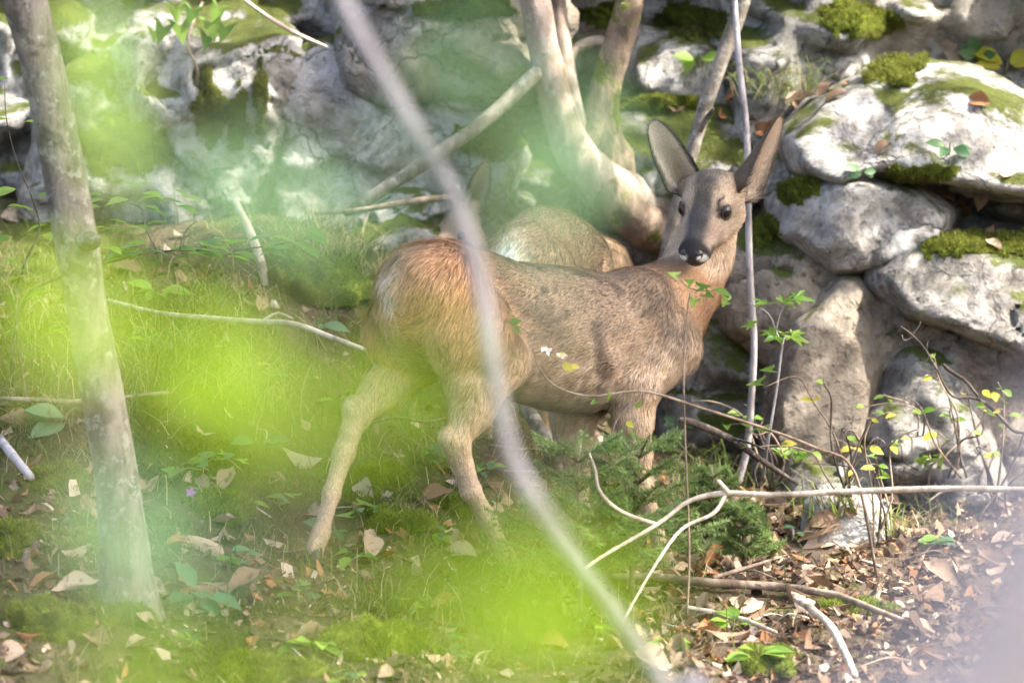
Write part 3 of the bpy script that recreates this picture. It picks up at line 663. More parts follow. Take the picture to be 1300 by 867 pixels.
def recolor1(V, N, col, hl):
    s, l, z = V.T
    Wp = d_place(V); px, py = projn(Wp)
    nz = fbm(V[:, 0] * 9, V[:, 1] * 9, V[:, 2] * 9, 3); n2 = fbm(V[:, 0] * 28, V[:, 1] * 28, V[:, 2] * 28, 2)
    def lay(c, m):
        nonlocal col
        col = col * (1 - m[:, None]) + np.array(c) * m[:, None]
    body = (s > -0.2)
    zg = B(600, 330, 0)[2]
    hd = np.linalg.norm(V - H(0.0, 0, 0), axis=1)
    notrump = ss(.14, .30, s + .05 * nz)
    # grizzled grey saddle, warm rump, paler belly
    low = ss(.10, -.06, z - (zb[6] + .06)) * ss(.12, .2, s) * ss(.0, .05, .86 - s) * (z > zb[6] - .06)
    lay((.42, .27, .16), low * .75 * ss(.3, .5, z))
    lay(ORANGE, ss(.32, .03, s + .07 * nz) * ss(zg - .30, zg - .03, z + .03 * nz) * .9)
    lay((.47, .27, .12), ss(.05, -.03, np.hypot((s - .03) / 1.2, z - zt[2] + .03) - .05) * .6)
    # white rump patch below the tail
    c0 = B(513, 352, 0); rp = np.sqrt(((l + .004) / .026) ** 2 + ((z - c0[2] + .006) / .042) ** 2)
    pf = ss(2.3, .6, rp + .35 * n2) * ss(.14, .03, s); lay((.44, .30, .19), pf * .8)
    pm = ss(1.2, .25, rp + .45 * n2) * ss(.10, .03, s)
    lay((.56, .46, .375), pm); hl = hl + .012 * pf
    c1 = B(511, 333, 0); lay((.12, .07, .045), ss(1, .3, np.sqrt(((l - .012) / .010) ** 2 + ((z - c1[2]) / .022) ** 2)) * .7 * (s < .08))
    hl = hl + .012 * (1 - notrump) * ss(.42, .55, z)
    # dark tips along the flank; darker strokes behind elbow and on the shoulder edge
    dk = ss(.1, .55, n2 + .5 * nz) * notrump * ss(.42, .5, z) * (hd > .2)
    lay((.06, .042, .03), dk * .8)
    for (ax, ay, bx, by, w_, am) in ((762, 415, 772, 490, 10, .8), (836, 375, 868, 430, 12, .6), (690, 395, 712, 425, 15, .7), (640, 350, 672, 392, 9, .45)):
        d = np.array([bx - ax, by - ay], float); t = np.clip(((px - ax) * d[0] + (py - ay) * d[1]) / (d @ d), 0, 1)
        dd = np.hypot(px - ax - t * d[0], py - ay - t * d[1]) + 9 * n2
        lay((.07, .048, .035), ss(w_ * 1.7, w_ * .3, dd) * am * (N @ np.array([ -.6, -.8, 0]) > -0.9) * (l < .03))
    lay((.17, .115, .075), ss(.44, .36, z) * ss(.0, .5, n2 * .7 + nz * .6) * .6)
    lay(PALE, ss(.46, .38, z) * ss(.1, .5, n2 + .2) * .35)
    # inner side of the thighs pale
    lay((.50, .40, .28), ss(.05, -.02, np.abs(l)) * ss(.30, .36, z) * ss(.50, .44, z) * (s < .35) * .7)
    # face
    q = Wp - HO; f, r, u = q @ Fv, q @ Rv, q @ Uv
    fm = ss(.155, .135, hd); stripe = ss(.034, .018, np.abs(r) + .006 * n2)
    up = ss(-.018, .004, u + .25 * (f - .02))
    lay((.055, .048, .044), fm * up * stripe * ss(-.085, -.06, f) * (.72 + .5 * n2))
    lay((.040, .038, .042), fm * up * ss(.025, .012, np.abs(r)) * ss(-.005, .03, f) * .85)
    lay((.09, .075, .06), fm * ss(.02, .045, u) * ss(.05, .02, np.abs(r)) * ss(.2, -.1, n2) * .8)
    lay((.38, .27, .165), fm * ss(.012, .024, np.abs(r)) * ss(.05, .03, np.abs(r)) * ss(.03, .0, np.abs(f - .005)) * .55)
    lay((.45, .33, .22), fm * ss(-.025, -.05, u) * ss(.09, .04, f) * .8)
    lay((.30, .21, .16), fm * ss(.03, .05, f) * ss(.1, .07, f) * ss(.018, .03, np.abs(r)) * .6)
    lay((.025, .022, .022), fm * ss(.096, .106, f) * ss(-.050, -.040, u))
    lay((.03, .027, .026), ss(.022, .012, np.linalg.norm(np.stack([f - .088, r - .032, u + .036], 1), axis=1)) * .95)
    for s_ in (-1, 1):
        cxp = 878.5 + 13 * s_; lay((.88, .85, .82), fm * ss(1.15, .7, np.hypot((px - cxp) / 7, (py - 328) / 4.5)) * (f > .05) * (u > -.065) * (np.abs(r) < .042))
        lay((.035, .03, .027), ss(.0235, .0185, np.linalg.norm(np.stack([f - .008, r - .047 * s_, u - .012], 1), axis=1)) * .9)
        lay((.34, .25, .165), ss(.03, .012, np.linalg.norm(np.stack([f + .01, r - .035 * s_, u - .038], 1), axis=1)) * .6)
    lay((.66, .58, .48), fm * ss(-.046, -.052, u) * ss(.08, .098, f) * (u > -.066) * (np.abs(r) < .03))
    lay((.40, .31, .22), fm * ss(.016, .006, np.abs(np.hypot(np.abs(r) - .036, u - .014) - .026)) * ss(.0, .02, u) * ss(-.03, 0, f) * ss(.035, .02, f) * ss(.016, .024, np.abs(r)) * .7)
    for (ax, ay, bx, by) in ((862, 332, 878, 338), (878, 338, 894, 335), (894, 335, 908, 326), (911, 257, 910, 278), (911, 257, 918, 253)):
        d = np.array([bx - ax, by - ay], float); t = np.clip(((px - ax) * d[0] + (py - ay) * d[1]) / (d @ d), 0, 1)
        lay((.02, .016, .014), ss(2.6, 1.0, np.hypot(px - ax - t * d[0], py - ay - t * d[1])) * fm * (f > -.02) * (u > -.07) * (np.abs(r) < .05) * .85)
    hl = np.where(hd < .15, hl * (1 - .55 * ss(.04, .09, f)), hl)
    col = col * 1.5; col = col * .86 + col.mean(1)[:, None] * .14
    return np.clip(col * (1 + .15 * nz[:, None]), .01, .88), hl

hoof_list = [(B(652, 718, -.083), B(663, 738, -.083)), (B(401, 692, .085), B(396, 712, .085)), (B(847, 714, -.078), B(856, 733, -.078)), (B(747, 698, .075), B(753, 716, .075))]
HOOF_W = [d_place([b])[0] for a, b in hoof_list]
def make_hooves(root, lst, place, size=1.0):
    for a, b in lst:
        a, b = np.array(a), np.array(b); mb = Body(); d = (b - a) / np.linalg.norm(b - a)
        fw = np.array([1, 0, 0]) - d * d[0]; fw /= np.linalg.norm(fw); sd = np.cross(d, fw)
        for s_ in (-1, 1):
            mb.cap(a + sd * .008 * s_, b + sd * .010 * s_, .011 * size, .0115 * size, .004)
            mb.cap(b - d * .006 + sd * .010 * s_, b + fw * .020 + sd * .007 * s_ + d * .002, .0105 * size, .006 * size, .006)
        V, F = mb.build(.0025)
        link('hoof', mesh('hoof', place(V), F, True, DM['hoof']), root)
def make_eye(root, c, out, fwd, up, r):
    """glossy eyeball in dark lids"""
    bm = bmesh.new(); bmesh.ops.create_uvsphere(bm, u_segments=20, v_segments=12, radius=r)
    V = np.array([v.co for v in bm.verts]) + c; F = [[v.index for v in f.verts] for f in bm.faces]; bm.free()
    eo = link('eye', mesh('eye', V, F, True, DM['eye']), root)
    mb = MB(); n = 20; pts = []
    for i in range(n + 1):
        a = i / n * 2 * math.pi
        pts.append(c + out * (r * (.50 - .10 * math.cos(a) ** 2)) + fwd * (r * .98 * math.cos(a)) + up * (r * .74 * math.sin(a)))
    tube(mb, pts, [r * (.13 + .10 * max(0, math.sin(i / n * 2 * math.pi))) for i in range(n + 1)], 6, 1)
    link('eyelid', mb.mesh('eyelid', DM['lid']), eo)
t = NT('eyelid'); DM['lid'] = t.finish((0.03, 0.024, 0.02), 0.5)
def make_nose(root, hwf, place=lambda v: v):
    nb = Body()
    nb.cap(hwf(.117, -.013, -.019), hwf(.117, .013, -.019), .0115, .0115, .008)
    nb.cap(hwf(.120, -.008, -.026), hwf(.120, .008, -.026), .0095, .0095, .008)
    nb.cap(hwf(.120, 0, -.030), hwf(.118, 0, -.041), .006, .003, .006)
    cv = []
    for s_ in (-1, 1):
        cv.append(dict(t='c', a=hwf(.133, .0105 * s_, -.0235), b=hwf(.124, .019 * s_, -.022), ra=.0048, rb=.0036, k=.004, sq=None, neg=True))
    V, F = nb.build(.0014, cv)
    link('nose', mesh('nose', place(V), F, True, DM['nose']), root)

base1 = HOOF_W[0]
deer1 = thing('deer', (0.0, 0.0, float(base1[2])), 'young roe deer standing broadside, head turned back over its shoulder to stare', 'deer', 'roe deer below the rock face')
EARS1 = [
    dict(geo=dict(base=d_local(np.array(P(879, 246, .345))), axis=d_local(np.array(P(823, 150, .33))) - d_local(np.array(P(879, 246, .345))),
                  normal=d_local(HO + np.array([-.22, -1, .05])) - d_local(HO), L=.174, W=.0425, cup=1.05), cin=(.78, .66, .55), crim=(.05, .04, .035), cout=(.20, .15, .105), hairs=6000),
    dict(geo=dict(base=d_local(np.array(P(921, 250, .350))), axis=d_local(np.array(P(1007, 151, .35))) - d_local(np.array(P(921, 250, .350))),
                  normal=d_local(HO + np.array([.80, -.52, -.62])) - d_local(HO), L=.206, W=.057, cup=1.2), cin=(.74, .61, .49), crim=(.06, .045, .04), cout=(.20, .15, .105), hairs=7000)]
# short muscular roots where the ears leave the skull
b1.cap(H(-.060, -.018, .016), EARS1[0]['geo']['base'] + .07 * EARS1[0]['geo']['axis'], .034, .023, .022, col=(.28, .20, .13), hl=.012, flow=Ul)
b1.cap(H(-.060, .018, .016), EARS1[1]['geo']['base'] + .12 * EARS1[1]['geo']['axis'], .034, .027, .022, col=(.28, .20, .13), hl=.012, flow=Ul)
b1.cap(H(-.046, 0, .022), H(-.030, 0, .022), .036, .036, .025, **hk)
finish_deer(deer1, d_place, b1, .0042, 300000, DM, recolor1, EARS1, None, None, None, 3, .00052)
for s_ in (-1, 1):
    out = Rv * s_ * .93 + Fv * .33 + Uv * .12; out /= np.linalg.norm(out)
    make_eye(deer1, hw_(.004, .0412 * s_, .010), out, Fv - out * (Fv @ out), Uv, .0168)
make_nose(deer1, hw_)
make_hooves(deer1, hoof_list, d_place)
# ------------------------------------------------------------------ the two deer behind
def plain_deer(name, label, origin, heading, scale, pose, seed, hair):
    """whole standing deer in its own frame: x ahead, z up, origin under the body"""
    chh, shh = math.cos(heading), math.sin(heading); O = np.array(origin, float)
    def place(V):
        V = np.asarray(V, float) * scale; return np.stack([O[0] + V[:, 0] * chh - V[:, 1] * shh, O[1] + V[:, 0] * shh + V[:, 1] * chh, O[2] + V[:, 2]], 1)
    b = Body()
    if pose == 'graze': sec = [(-.36, .56, .46, .04), (-.32, .625, .42, .08), (-.24, .672, .38, .10), (-.12, .690, .36, .105), (0, .675, .34, .11), (.12, .635, .32, .11), (.24, .58, .31, .095), (.32, .53, .34, .06)]
    else: sec = [(-.36, .57, .47, .04), (-.32, .62, .42, .08), (-.24, .645, .38, .10), (-.12, .640, .36, .105), (0, .625, .33, .115), (.12, .625, .32, .115), (.24, .62, .34, .10), (.32, .58, .38, .06)]
    x_, t_, b_, w_ = zip(*sec); b.loft(x_, t_, b_, w_, .04, (.245, .175, .11), .017)
    for s_ in (-1, 1):
        b.chain([(-.25, .06 * s_, .54), (-.22, .085 * s_, .46), (-.17, .09 * s_, .40)], [.075, .07, .045], .035, col=(.27, .19, .115), hl=.02, flow=(-.5, 0, -.8))
        b.chain([(-.18, .09 * s_, .40), (-.27, .085 * s_, .31), (-.32, .085 * s_, .25)], [.045, .033, .024], .02, col=TAN, hl=.014)
        b.chain([(-.32, .085 * s_, .255), (-.30, .085 * s_, .14), (-.28, .085 * s_, .045)], [.024, .018, .015], .012, col=TAN, hl=.008)
        b.chain([(.20, .055 * s_, .52), (.25, .075 * s_, .42), (.21, .08 * s_, .35)], [.06, .06, .044], .03, col=(.25, .18, .11), hl=.016, flow=(-.4, 0, -.9))
        b.chain([(.21, .08 * s_, .36), (.215, .08 * s_, .22)], [.042, .022], .02, col=TAN, hl=.012)
        b.chain([(.215, .08 * s_, .225), (.215, .08 * s_, .13), (.22, .08 * s_, .045)], [.022, .016, .015], .012, col=TAN, hl=.008)
    if pose == 'graze': nk = [(.24, 0, .46), (.36, .02, .40), (.45, .05, .31), (.50, .07, .24)]; F_ = np.array([.55, .12, -.83])
    else: nk = [(.25, 0, .50), (.34, 0, .58), (.40, 0, .66), (.43, 0, .71)]; F_ = np.array([.90, .25, -.35])
    b.chain(nk, [.085, .066, .052, .044], .03, col=NECK, hl=.016)
    for q in b.p[-3:]: q['flow'] = q['a'] - q['b']
    F_ = F_ / np.linalg.norm(F_); R_ = np.cross([0, 0, 1.0], F_); R_ /= np.linalg.norm(R_); U_ = np.cross(F_, R_); ho = np.array(nk[-1]) + F_ * .05 + U_ * .015
    hf = lambda f, r, u: ho + F_ * f + R_ * r + U_ * u
    k_ = dict(col=FACE, hl=.007, flow=-F_)
    b.chain([hf(-.07, 0, 0), hf(-.035, 0, .010)], [.042, .045], .02, **k_)
    for s_ in (-1, 1):
        b.cap(hf(-.05, .018 * s_, .006), hf(-.004, .029 * s_, .01), .034, .0255, .015, **k_); b.cap(hf(-.042, .028 * s_, -.034), hf(.03, .021 * s_, -.036), .032, .021, .02, **k_)
        b.cap(hf(-.055, .024 * s_, .024), hf(-.075, .05 * s_, .065), .029, .020, .02, **k_)
    b.chain([hf(-.02, 0, .002), hf(.045, 0, -.008), hf(.1, 0, -.02), hf(.116, 0, -.024)], [.042, .03, .022, .018], .018, **k_)
    b.chain([hf(-.05, 0, -.05), hf(.03, 0, -.05), hf(.1, 0, -.045)], [.034, .021, .012], .018, **k_)
    def rec(V, N, col, hl):
        s, l, z = V.T; n2 = fbm(V[:, 0] * 24, V[:, 1] * 24, V[:, 2] * 24, 2)
        m = ss(1.3, .5, np.sqrt((l / .055) ** 2 + ((z - .56) / .075) ** 2) + .2 * n2) * ss(-.23, -.29, s)
        col = col * (1 - m[:, None]) + np.array([.80, .70, .54]) * m[:, None]; hl = hl + .016 * m
        q = V - ho; f = q @ F_; m = ss(.09, .1, f) * (np.linalg.norm(q, axis=1) < .16); col = col * (1 - m[:, None]) + .025 * m[:, None]
        d = ss(.2, .6, n2) * .4 * ss(.4, .5, z); col = col * (1 - d[:, None]) + np.array([.09, .065, .045]) * d[:, None]
        return np.clip(col * 1.35, .01, .88), hl
    o = thing(name, O, label, 'deer', 'roe deer below the rock face')
    ears = []
    for s_ in (-1, 1):
        bs = hf(-.062, .036 * s_, .040); ears.append(dict(geo=dict(base=bs, axis=U_ * .8 - F_ * .18 + R_ * .38 * s_, normal=F_ + R_ * .5 * s_, L=.165, W=.036, cup=.95), cin=(.5, .42, .34), crim=(.05, .04, .035), cout=(.20, .15, .10), hairs=1500))
    finish_deer(o, place, b, .0065, hair, DM, rec, ears, None, None, None, seed, .0007)
    hwf = lambda f, r, u: hf(f, r, u)
    Rm = place(np.eye(3)) - place(np.zeros((1, 3)))
    for s_ in (-1, 1):
        out = R_ * s_ * .93 + F_ * .33 + U_ * .12; out /= np.linalg.norm(out); c = place([hf(.004, .0415 * s_, .010)])[0]
        make_eye(o, c, out @ Rm / scale, (F_ - out * (F_ @ out)) @ Rm / scale, U_ @ Rm / scale, .0145 * scale)
    make_nose(o, hwf, place)
    make_hooves(o, [((-.28, .085 * s_, .05), (-.27, .085 * s_, .012)) for s_ in (-1, 1)] + [((.22, .08 * s_, .05), (.23, .08 * s_, .012)) for s_ in (-1, 1)], place)
    return o
# grazing deer: rump and arched back show above the first one
q = P(643, 300, .62); hd2 = math.radians(68); zt2 = P(692, 254, .85).z
plain_deer('deer', 'roe deer behind the staring one, only its cream rump patch and arched back showing', (q.x + .36 * .84 * math.cos(hd2), .62 + .36 * .84 * math.sin(hd2), zt2 - .69 * .84 - .012), hd2, .84, 'graze', 8, 70000)
q = P(650, 298, 1.30)
plain_deer('deer', 'deer hidden behind the others, only its upright ears showing above the rump', (q.x + .36 * .80 * .55, 1.30 + .30, q.z - .72 * .80), math.radians(218), .80, 'stand', 9, 40000)
# ------------------------------------------------------------------ leaf shapes shared by many plants
def leaf_mesh(name, mat, outline, fold=0.25, droop=0.25, curl=0.0):
    """blade along +x from 0 to 1, both halves folded up a little along the midrib, the tip drooping"""
    n = len(outline); V = []; F = []
    for x, w_ in outline:
        z = -droop * x * x
        V += [(x, -w_, z + fold * w_ + curl * w_ * w_ * 4), (x, 0, z), (x, w_, z + fold * w_ + curl * w_ * w_ * 4)]
    for i in range(n - 1):
        a, b = 3 * i, 3 * i + 3
        F += [(a, a + 1, b + 1, b), (a + 1, a + 2, b + 2, b + 1)]
    return mesh(name, V, F, True, mat)
OVAL = [(0, .01), (.12, .14), (.28, .25), (.45, .30), (.62, .27), (.78, .18), (.90, .08), (1, .005)]
SLIM = [(0, .01), (.15, .09), (.35, .15), (.6, .14), (.8, .08), (1, .004)]
def lobed_mesh(name, mat, lobes=5, fold=.15, droop=.3):
    """maple-like leaf: pointed lobes round the stalk end"""
    pts = []
    ang = np.linspace(-2.15, 2.15, lobes)
    ln = {5: [.55, .85, 1.0, .85, .55], 3: [.75, 1.0, .75]}[lobes]
    for i, a in enumerate(ang):
        pts.append((a, ln[i]))
        for da, k in ((.13, .80), (.2, .70)): pts += [(a - da, ln[i] * k), (a + da, ln[i] * k)]
        if i < lobes - 1: pts.append(((a + ang[i + 1]) / 2, .42))
    pts.sort(); V = [(0.0, 0, 0)]
    for a, r in pts:
        x, y = r * math.cos(a) * .62 + .28 * 0, r * math.sin(a) * .62
        V.append((x + .2, y, fold * abs(y) - droop * x * abs(x) + .03 * math.cos(9 * a)))
    V[0] = (.2, 0, -.01)
    F = [(0, i, i + 1) for i in range(1, len(V) - 1)]
    V += [(-.18, .012, .0), (-.18, -.012, 0), (.2, 0, -.012)]; k = len(V)
    F.append((k - 3, k - 2, k - 1))
    return mesh(name, V, F, False, mat)
def leaf_at(parent, me, p, d, up, size, roll=0.0, name='leaf'):
    """one leaf: base at p, growing along d, upper side towards up"""
    d = Vector(d).normalized(); u = Vector(up); s_ = u.cross(d)
    if s_.length < 1e-4: s_ = Vector((1, 0, 0)).cross(d)
    s_.normalize(); n = d.cross(s_)
    if roll: q = Matrix.Rotation(roll, 3, d); s_ = q @ s_; n = q @ n
    M = Matrix((d, s_, n)).transposed().to_4x4(); M = Matrix.Translation(Vector(p)) @ M @ Matrix.Scale(size, 4)
    return link(name, me, parent, M)
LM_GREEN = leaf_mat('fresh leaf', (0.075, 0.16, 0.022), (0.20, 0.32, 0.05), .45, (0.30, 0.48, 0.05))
LM_DEEP = leaf_mat('bluish leaf', (0.05, 0.12, 0.05), (0.11, 0.20, 0.09), .35, (0.14, 0.30, 0.10))  # deeper, bluish green leaf colour
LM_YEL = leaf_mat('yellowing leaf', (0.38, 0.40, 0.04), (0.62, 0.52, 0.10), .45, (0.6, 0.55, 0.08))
LM_LIME = leaf_mat('lime leaf painted sunlit', (0.24, 0.40, 0.006), (0.30, 0.46, 0.008), .5, (0.42, 0.62, 0.006), .7)  # sunlit look put into the lime leaf colour
LM_SHADE = leaf_mat('sapling leaf painted shaded', (0.06, 0.15, 0.06), (0.10, 0.21, 0.09), .35, (0.10, 0.24, 0.10), .7)  # shade put into the leaf colour, darker and bluer
LF_OVAL = leaf_mesh('oval_leaf', LM_GREEN, OVAL); LF_OVALD = leaf_mesh('oval_leaf_bluish', LM_DEEP, OVAL)
LF_LIME = leaf_mesh('lime_leaf', LM_LIME, OVAL, .12, .15); LF_SHADE = leaf_mesh('painted_shade_leaf', LM_SHADE, OVAL, .12, .2)
LF_MAPLE = lobed_mesh('maple_leaf', LM_GREEN, 5); LF_MAPLE3 = lobed_mesh('field_leaf', LM_GREEN, 3); LF_IVY = lobed_mesh('ivy_leaf', LM_GREEN, 3, .1, .15); LF_YEL = leaf_mesh('yellow_leaf', LM_YEL, OVAL)
BK_GREY = bark_mat('smooth grey bark', (0.105, 0.09, 0.075), (0.245, 0.215, 0.185), lichen=.4)
BK_BEECH = bark_mat('beech bark', (0.22, 0.17, 0.135), (0.36, 0.30, 0.26), .15, .8, .4)
BK_MOSS = bark_mat('mossy bark', (0.13, 0.095, 0.07), (0.26, 0.20, 0.155), .22)
BK_DEAD = bark_mat('dead pale wood', (0.36, 0.30, 0.23), (0.58, 0.51, 0.42))
BK_DARK = bark_mat('dark twig bark', (0.05, 0.04, 0.034), (0.14, 0.11, 0.09), lichen=.25)
BK_TWIG = bark_mat('brown twig bark', (0.17, 0.125, 0.09), (0.33, 0.26, 0.20))
BK_SILV = bark_mat('lavender grey bark', (0.26, 0.235, 0.24), (0.38, 0.355, 0.37))
BK_GREEN = bark_mat('green stem', (0.13, 0.15, 0.06), (0.26, 0.27, 0.14))

# ------------------------------------------------------------------ trees
def shade_crown(root, centers, n, size, mat, seed, lim=None):  # unseen leaf masses placed towards the sun to cast dappled shade
    """many single leaves spread on twigs through the crown volume"""
    rg = np.random.default_rng(seed); V = []; F = []; k = 0
    twm = MB(); o = np.array(OVAL); 
    for i in range(n):
        c, r = centers[rg.integers(len(centers))]
        d = rg.normal(size=3); d /= np.linalg.norm(d); p = np.array(c) + d * np.array(r) * rg.random() ** .45
        a = rg.uniform(0, 6.28); ax = np.array([math.cos(a), math.sin(a), rg.normal() * .35]); ax /= np.linalg.norm(ax)
        up = np.array([rg.normal() * .45, rg.normal() * .45, 1]); sd = np.cross(up, ax); sd /= np.linalg.norm(sd); s_ = size * rg.uniform(.7, 1.3)
        V += [p, p + ax * s_ * .45 + sd * s_ * .3, p + ax * s_, p + ax * s_ * .45 - sd * s_ * .3]; F.append((k, k + 1, k + 2, k + 3)); k += 4
    return link('shade_crown', mesh('shade_crown', V, F, False, mat), root)
LM_CROWN = leaf_mat('canopy leaf', (0.06, 0.12, 0.02), (0.11, 0.19, 0.035), .35, (0.25, 0.42, 0.05))
def limbs(root, base, heads, r, mat):
    for h_ in heads:
        mb = MB(); b_ = np.array(base); h_ = np.array(h_); m_ = (b_ + h_) / 2 + RNG.normal(size=3) * .12
        tube(mb, [b_, m_, h_], [r, r * .7, r * .25], 7, 5, .1); link('limb', mb.mesh('limb', mat), root)
def sunward(p, k): return np.array(p) + np.array(SUN_DIR) * k

# slim speckled trunk on the left
g = gpt(P(165, 775, -.62).x, -.62)
tr = thing('tree', g, 'slim pale speckled tree trunk rising from the mossy slope, knot on its side', 'tree')
mb = MB(); pts = [g + Vector((.01, 0, -.08)), P(160, 735, -.62), P(150, 620, -.63), P(130, 500, -.64), P(112, 400, -.65), P(96, 300, -.66), P(78, 200, -.66), P(55, 90, -.67), P(32, 0, -.68), P(5, -110, -.7), P(-60, -420, -.75), P(-120, -900, -.8)]
tube(mb, pts, [.075, .056, .045, .042, .041, .0435, .042, .042, .043, .043, .04, .034], 20, 8, .05)
link('trunk', mb.mesh('trunk', BK_GREY), tr)
mb = MB(); q = P(112, 305, -.70); tube(mb, [q + Vector((-.02, .02, 0)), q + Vector((.012, -.015, .0)), q + Vector((.022, -.03, .004))], [.022, .016, .006], 9, 3, .15); link('knot', mb.mesh('knot', BK_GREY), tr)
top = np.array(pts[-1])
cs = [(sunward((-.85, -.6, .6), 3.0), (.9, .9, .5)), (sunward((-.7, 0, .2), 3.3), (1.0, .9, .5))]
limbs(tr, top, [c for c, _ in cs], .03, BK_GREY)
shade_crown(tr, cs, 7500, .085, LM_CROWN, 11)

# coppiced tree on the rock: two stems and a curved butt
pb, _ = hit(815, 262); yb = 1.30
tr = thing('tree', P(835, 268, yb + .1), 'many stemmed tree with smooth bent trunks and a mossy butt growing out of the rocks', 'tree')
mb = MB(); pts = [P(860, 290, yb + .25), P(815, 262, yb + .08), P(765, 235, yb), P(728, 190, yb), P(706, 130, yb), P(690, 60, yb), P(678, -10, yb), P(655, -150, yb), P(640, -600, yb - .1)]
tube(mb, pts, [.07, .066, .056, .046, .038, .035, .034, .033, .028], 16, 8, .07); link('trunk', mb.mesh('trunk', BK_BEECH), tr); topA = np.array(pts[-1])
mb = MB(); pts = [P(742, 205, yb + .02), P(726, 130, yb + .03), P(716, 60, yb + .05), P(708, -20, yb + .06), P(700, -300, yb)]
tube(mb, pts, [.03, .022, .018, .017, .014], 12, 7, .07); link('trunk', mb.mesh('trunk', BK_BEECH), tr)
mb = MB(); pts = [P(800, 262, yb + .15), P(760, 200, yb + .06), P(762, 140, yb + .06), P(778, 80, yb + .06), P(795, 20, yb + .05), P(798, -30, yb + .05), P(780, -300, yb), P(800, -700, yb - .1)]
tube(mb, pts, [.085, .075, .042, .035, .033, .032, .03, .024], 16, 8, .10); link('trunk', mb.mesh('trunk', BK_MOSS), tr); topB = np.array(pts[-1])
mb = MB(); tube(mb, [P(716, 88, yb + .05), P(732, 62, yb + .06), P(755, 52, yb + .06), P(778, 56, yb + .06)], [.012, .011, .011, .012], 9, 5, .06); link('limb', mb.mesh('limb', BK_BEECH), tr)
mb = MB(); tube(mb, [P(872, 300, yb + .2), P(820, 285, yb + .05), P(775, 245, yb - .01), P(745, 215, yb)], [.05, .055, .05, .035], 14, 6, .12); link('root', mb.mesh('root', BK_MOSS), tr)
cs = []
for k_, off in ((3.2, (-.5, 0, 0)), (3.0, (.3, .2, .3)), (3.6, (-1.0, -.2, .2)), (3.4, (.5, -.5, .4))):
    cs.append((sunward((0, .2, .6), k_) + np.array(off), (1.05, 1.1, .5)))
limbs(tr, topA, [cs[0][0], cs[2][0]], .024, BK_BEECH); limbs(tr, topB, [cs[1][0], cs[3][0]], .022, BK_BEECH)
shade_crown(tr, cs, CROWN_N, .085, LM_CROWN, 12)

# leaning dead pole and slim grey stem behind the head
def pole(name, label, cat, pts, rad, mat, seg=12, rough=.08, sub=6, group=None):
    o = thing(name, Vector(pts[0]), label, cat, group); mb = MB(); tube(mb, pts, rad, seg, sub, rough, len(label)); link('stem', mb.mesh('stem', mat), o); return o
o = pole('leaning_pole', 'bent dead grey pole leaning against the rocks behind the ears of the deer', 'dead branch',
     [P(838, 360, 1.18), P(852, 300, 1.17), P(866, 240, 1.16), P(885, 170, 1.16), P(905, 105, 1.16), P(930, 40, 1.17), P(948, -15, 1.18), P(975, -120, 1.25)], [.017, .0165, .016, .016, .0165, .017, .017, .014], BK_GREY)
mb = MB(); tube(mb, [P(889, 165, 1.15), P(899, 148, 1.12), P(906, 138, 1.1)], [.008, .006, .003], 7, 3); link('stub', mb.mesh('stub', BK_GREY), o)
pole('sapling_stem', 'slim leafless grey stem standing straight in front of the rocks', 'sapling',
     [P(936, 615, .88), P(948, 570, .87), P(954, 500, .86), P(957, 430, .85), P(952, 350, .84), P(950, 270, .84), P(948, 170, .85), P(938, 75, .88), P(930, -40, .92)], [.0085, .008, .0078, .0075, .0075, .0075, .0075, .007, .0055], BK_SILV, 9)
# fallen and broken wood
def wood(label, pts, rad, mat, forks=(), name='fallen_branch', seg=9, cat='branch', group=None, rough=.10):
    o = thing(name, Vector(pts[0]), label, cat, group); mb = MB(); tube(mb, pts, rad, seg, 6, rough, len(pts)); link('stem', mb.mesh('stem', mat), o)
    for f in forks:
        mb = MB(); tube(mb, f[0], f[1], 7, 5, rough); link('twig', mb.mesh('twig', mat), o)
    return o
wood('straight dead pole slanting up the rock from the bank to the curved trunk', [P(435, 270, 1.22), P(450, 264, 1.22), P(500, 232, 1.21), P(560, 193, 1.20), P(620, 150, 1.22), P(672, 102, 1.26), P(690, 85, 1.3)], [.010, .0135, .015, .0165, .017, .0175, .016], BK_GREY, name='fallen_pole')
wood('thin bare stick lying level on the bank behind the rump', [P(398, 272, 1.22), P(470, 265, 1.18), P(520, 256, 1.18), P(575, 250, 1.2)], [.004, .006, .0075, .007], BK_TWIG)
wood('short pale stick standing upright in the bank', [hit(349, 392)[0], P(340, 370, .86), P(330, 330, .86), P(318, 295, .88), P(298, 254, .92)], [.010, .0105, .0105, .010, .007], BK_DEAD)
zz = [hit(138, 392)[0] + Vector((0, -.02, .02)), P(200, 397, .62), P(265, 404, .58), P(330, 409, .50), P(375, 412, .44), P(425, 430, .40), P(474, 448, .36)]
wood('long thin pale stick lying across the grass towards the deer', zz, [.004, .005, .006, .0065, .0065, .006, .0045], BK_DEAD, [([zz[3], P(352, 398, .5), P(372, 405, .48)], [.004, .003, .002])])
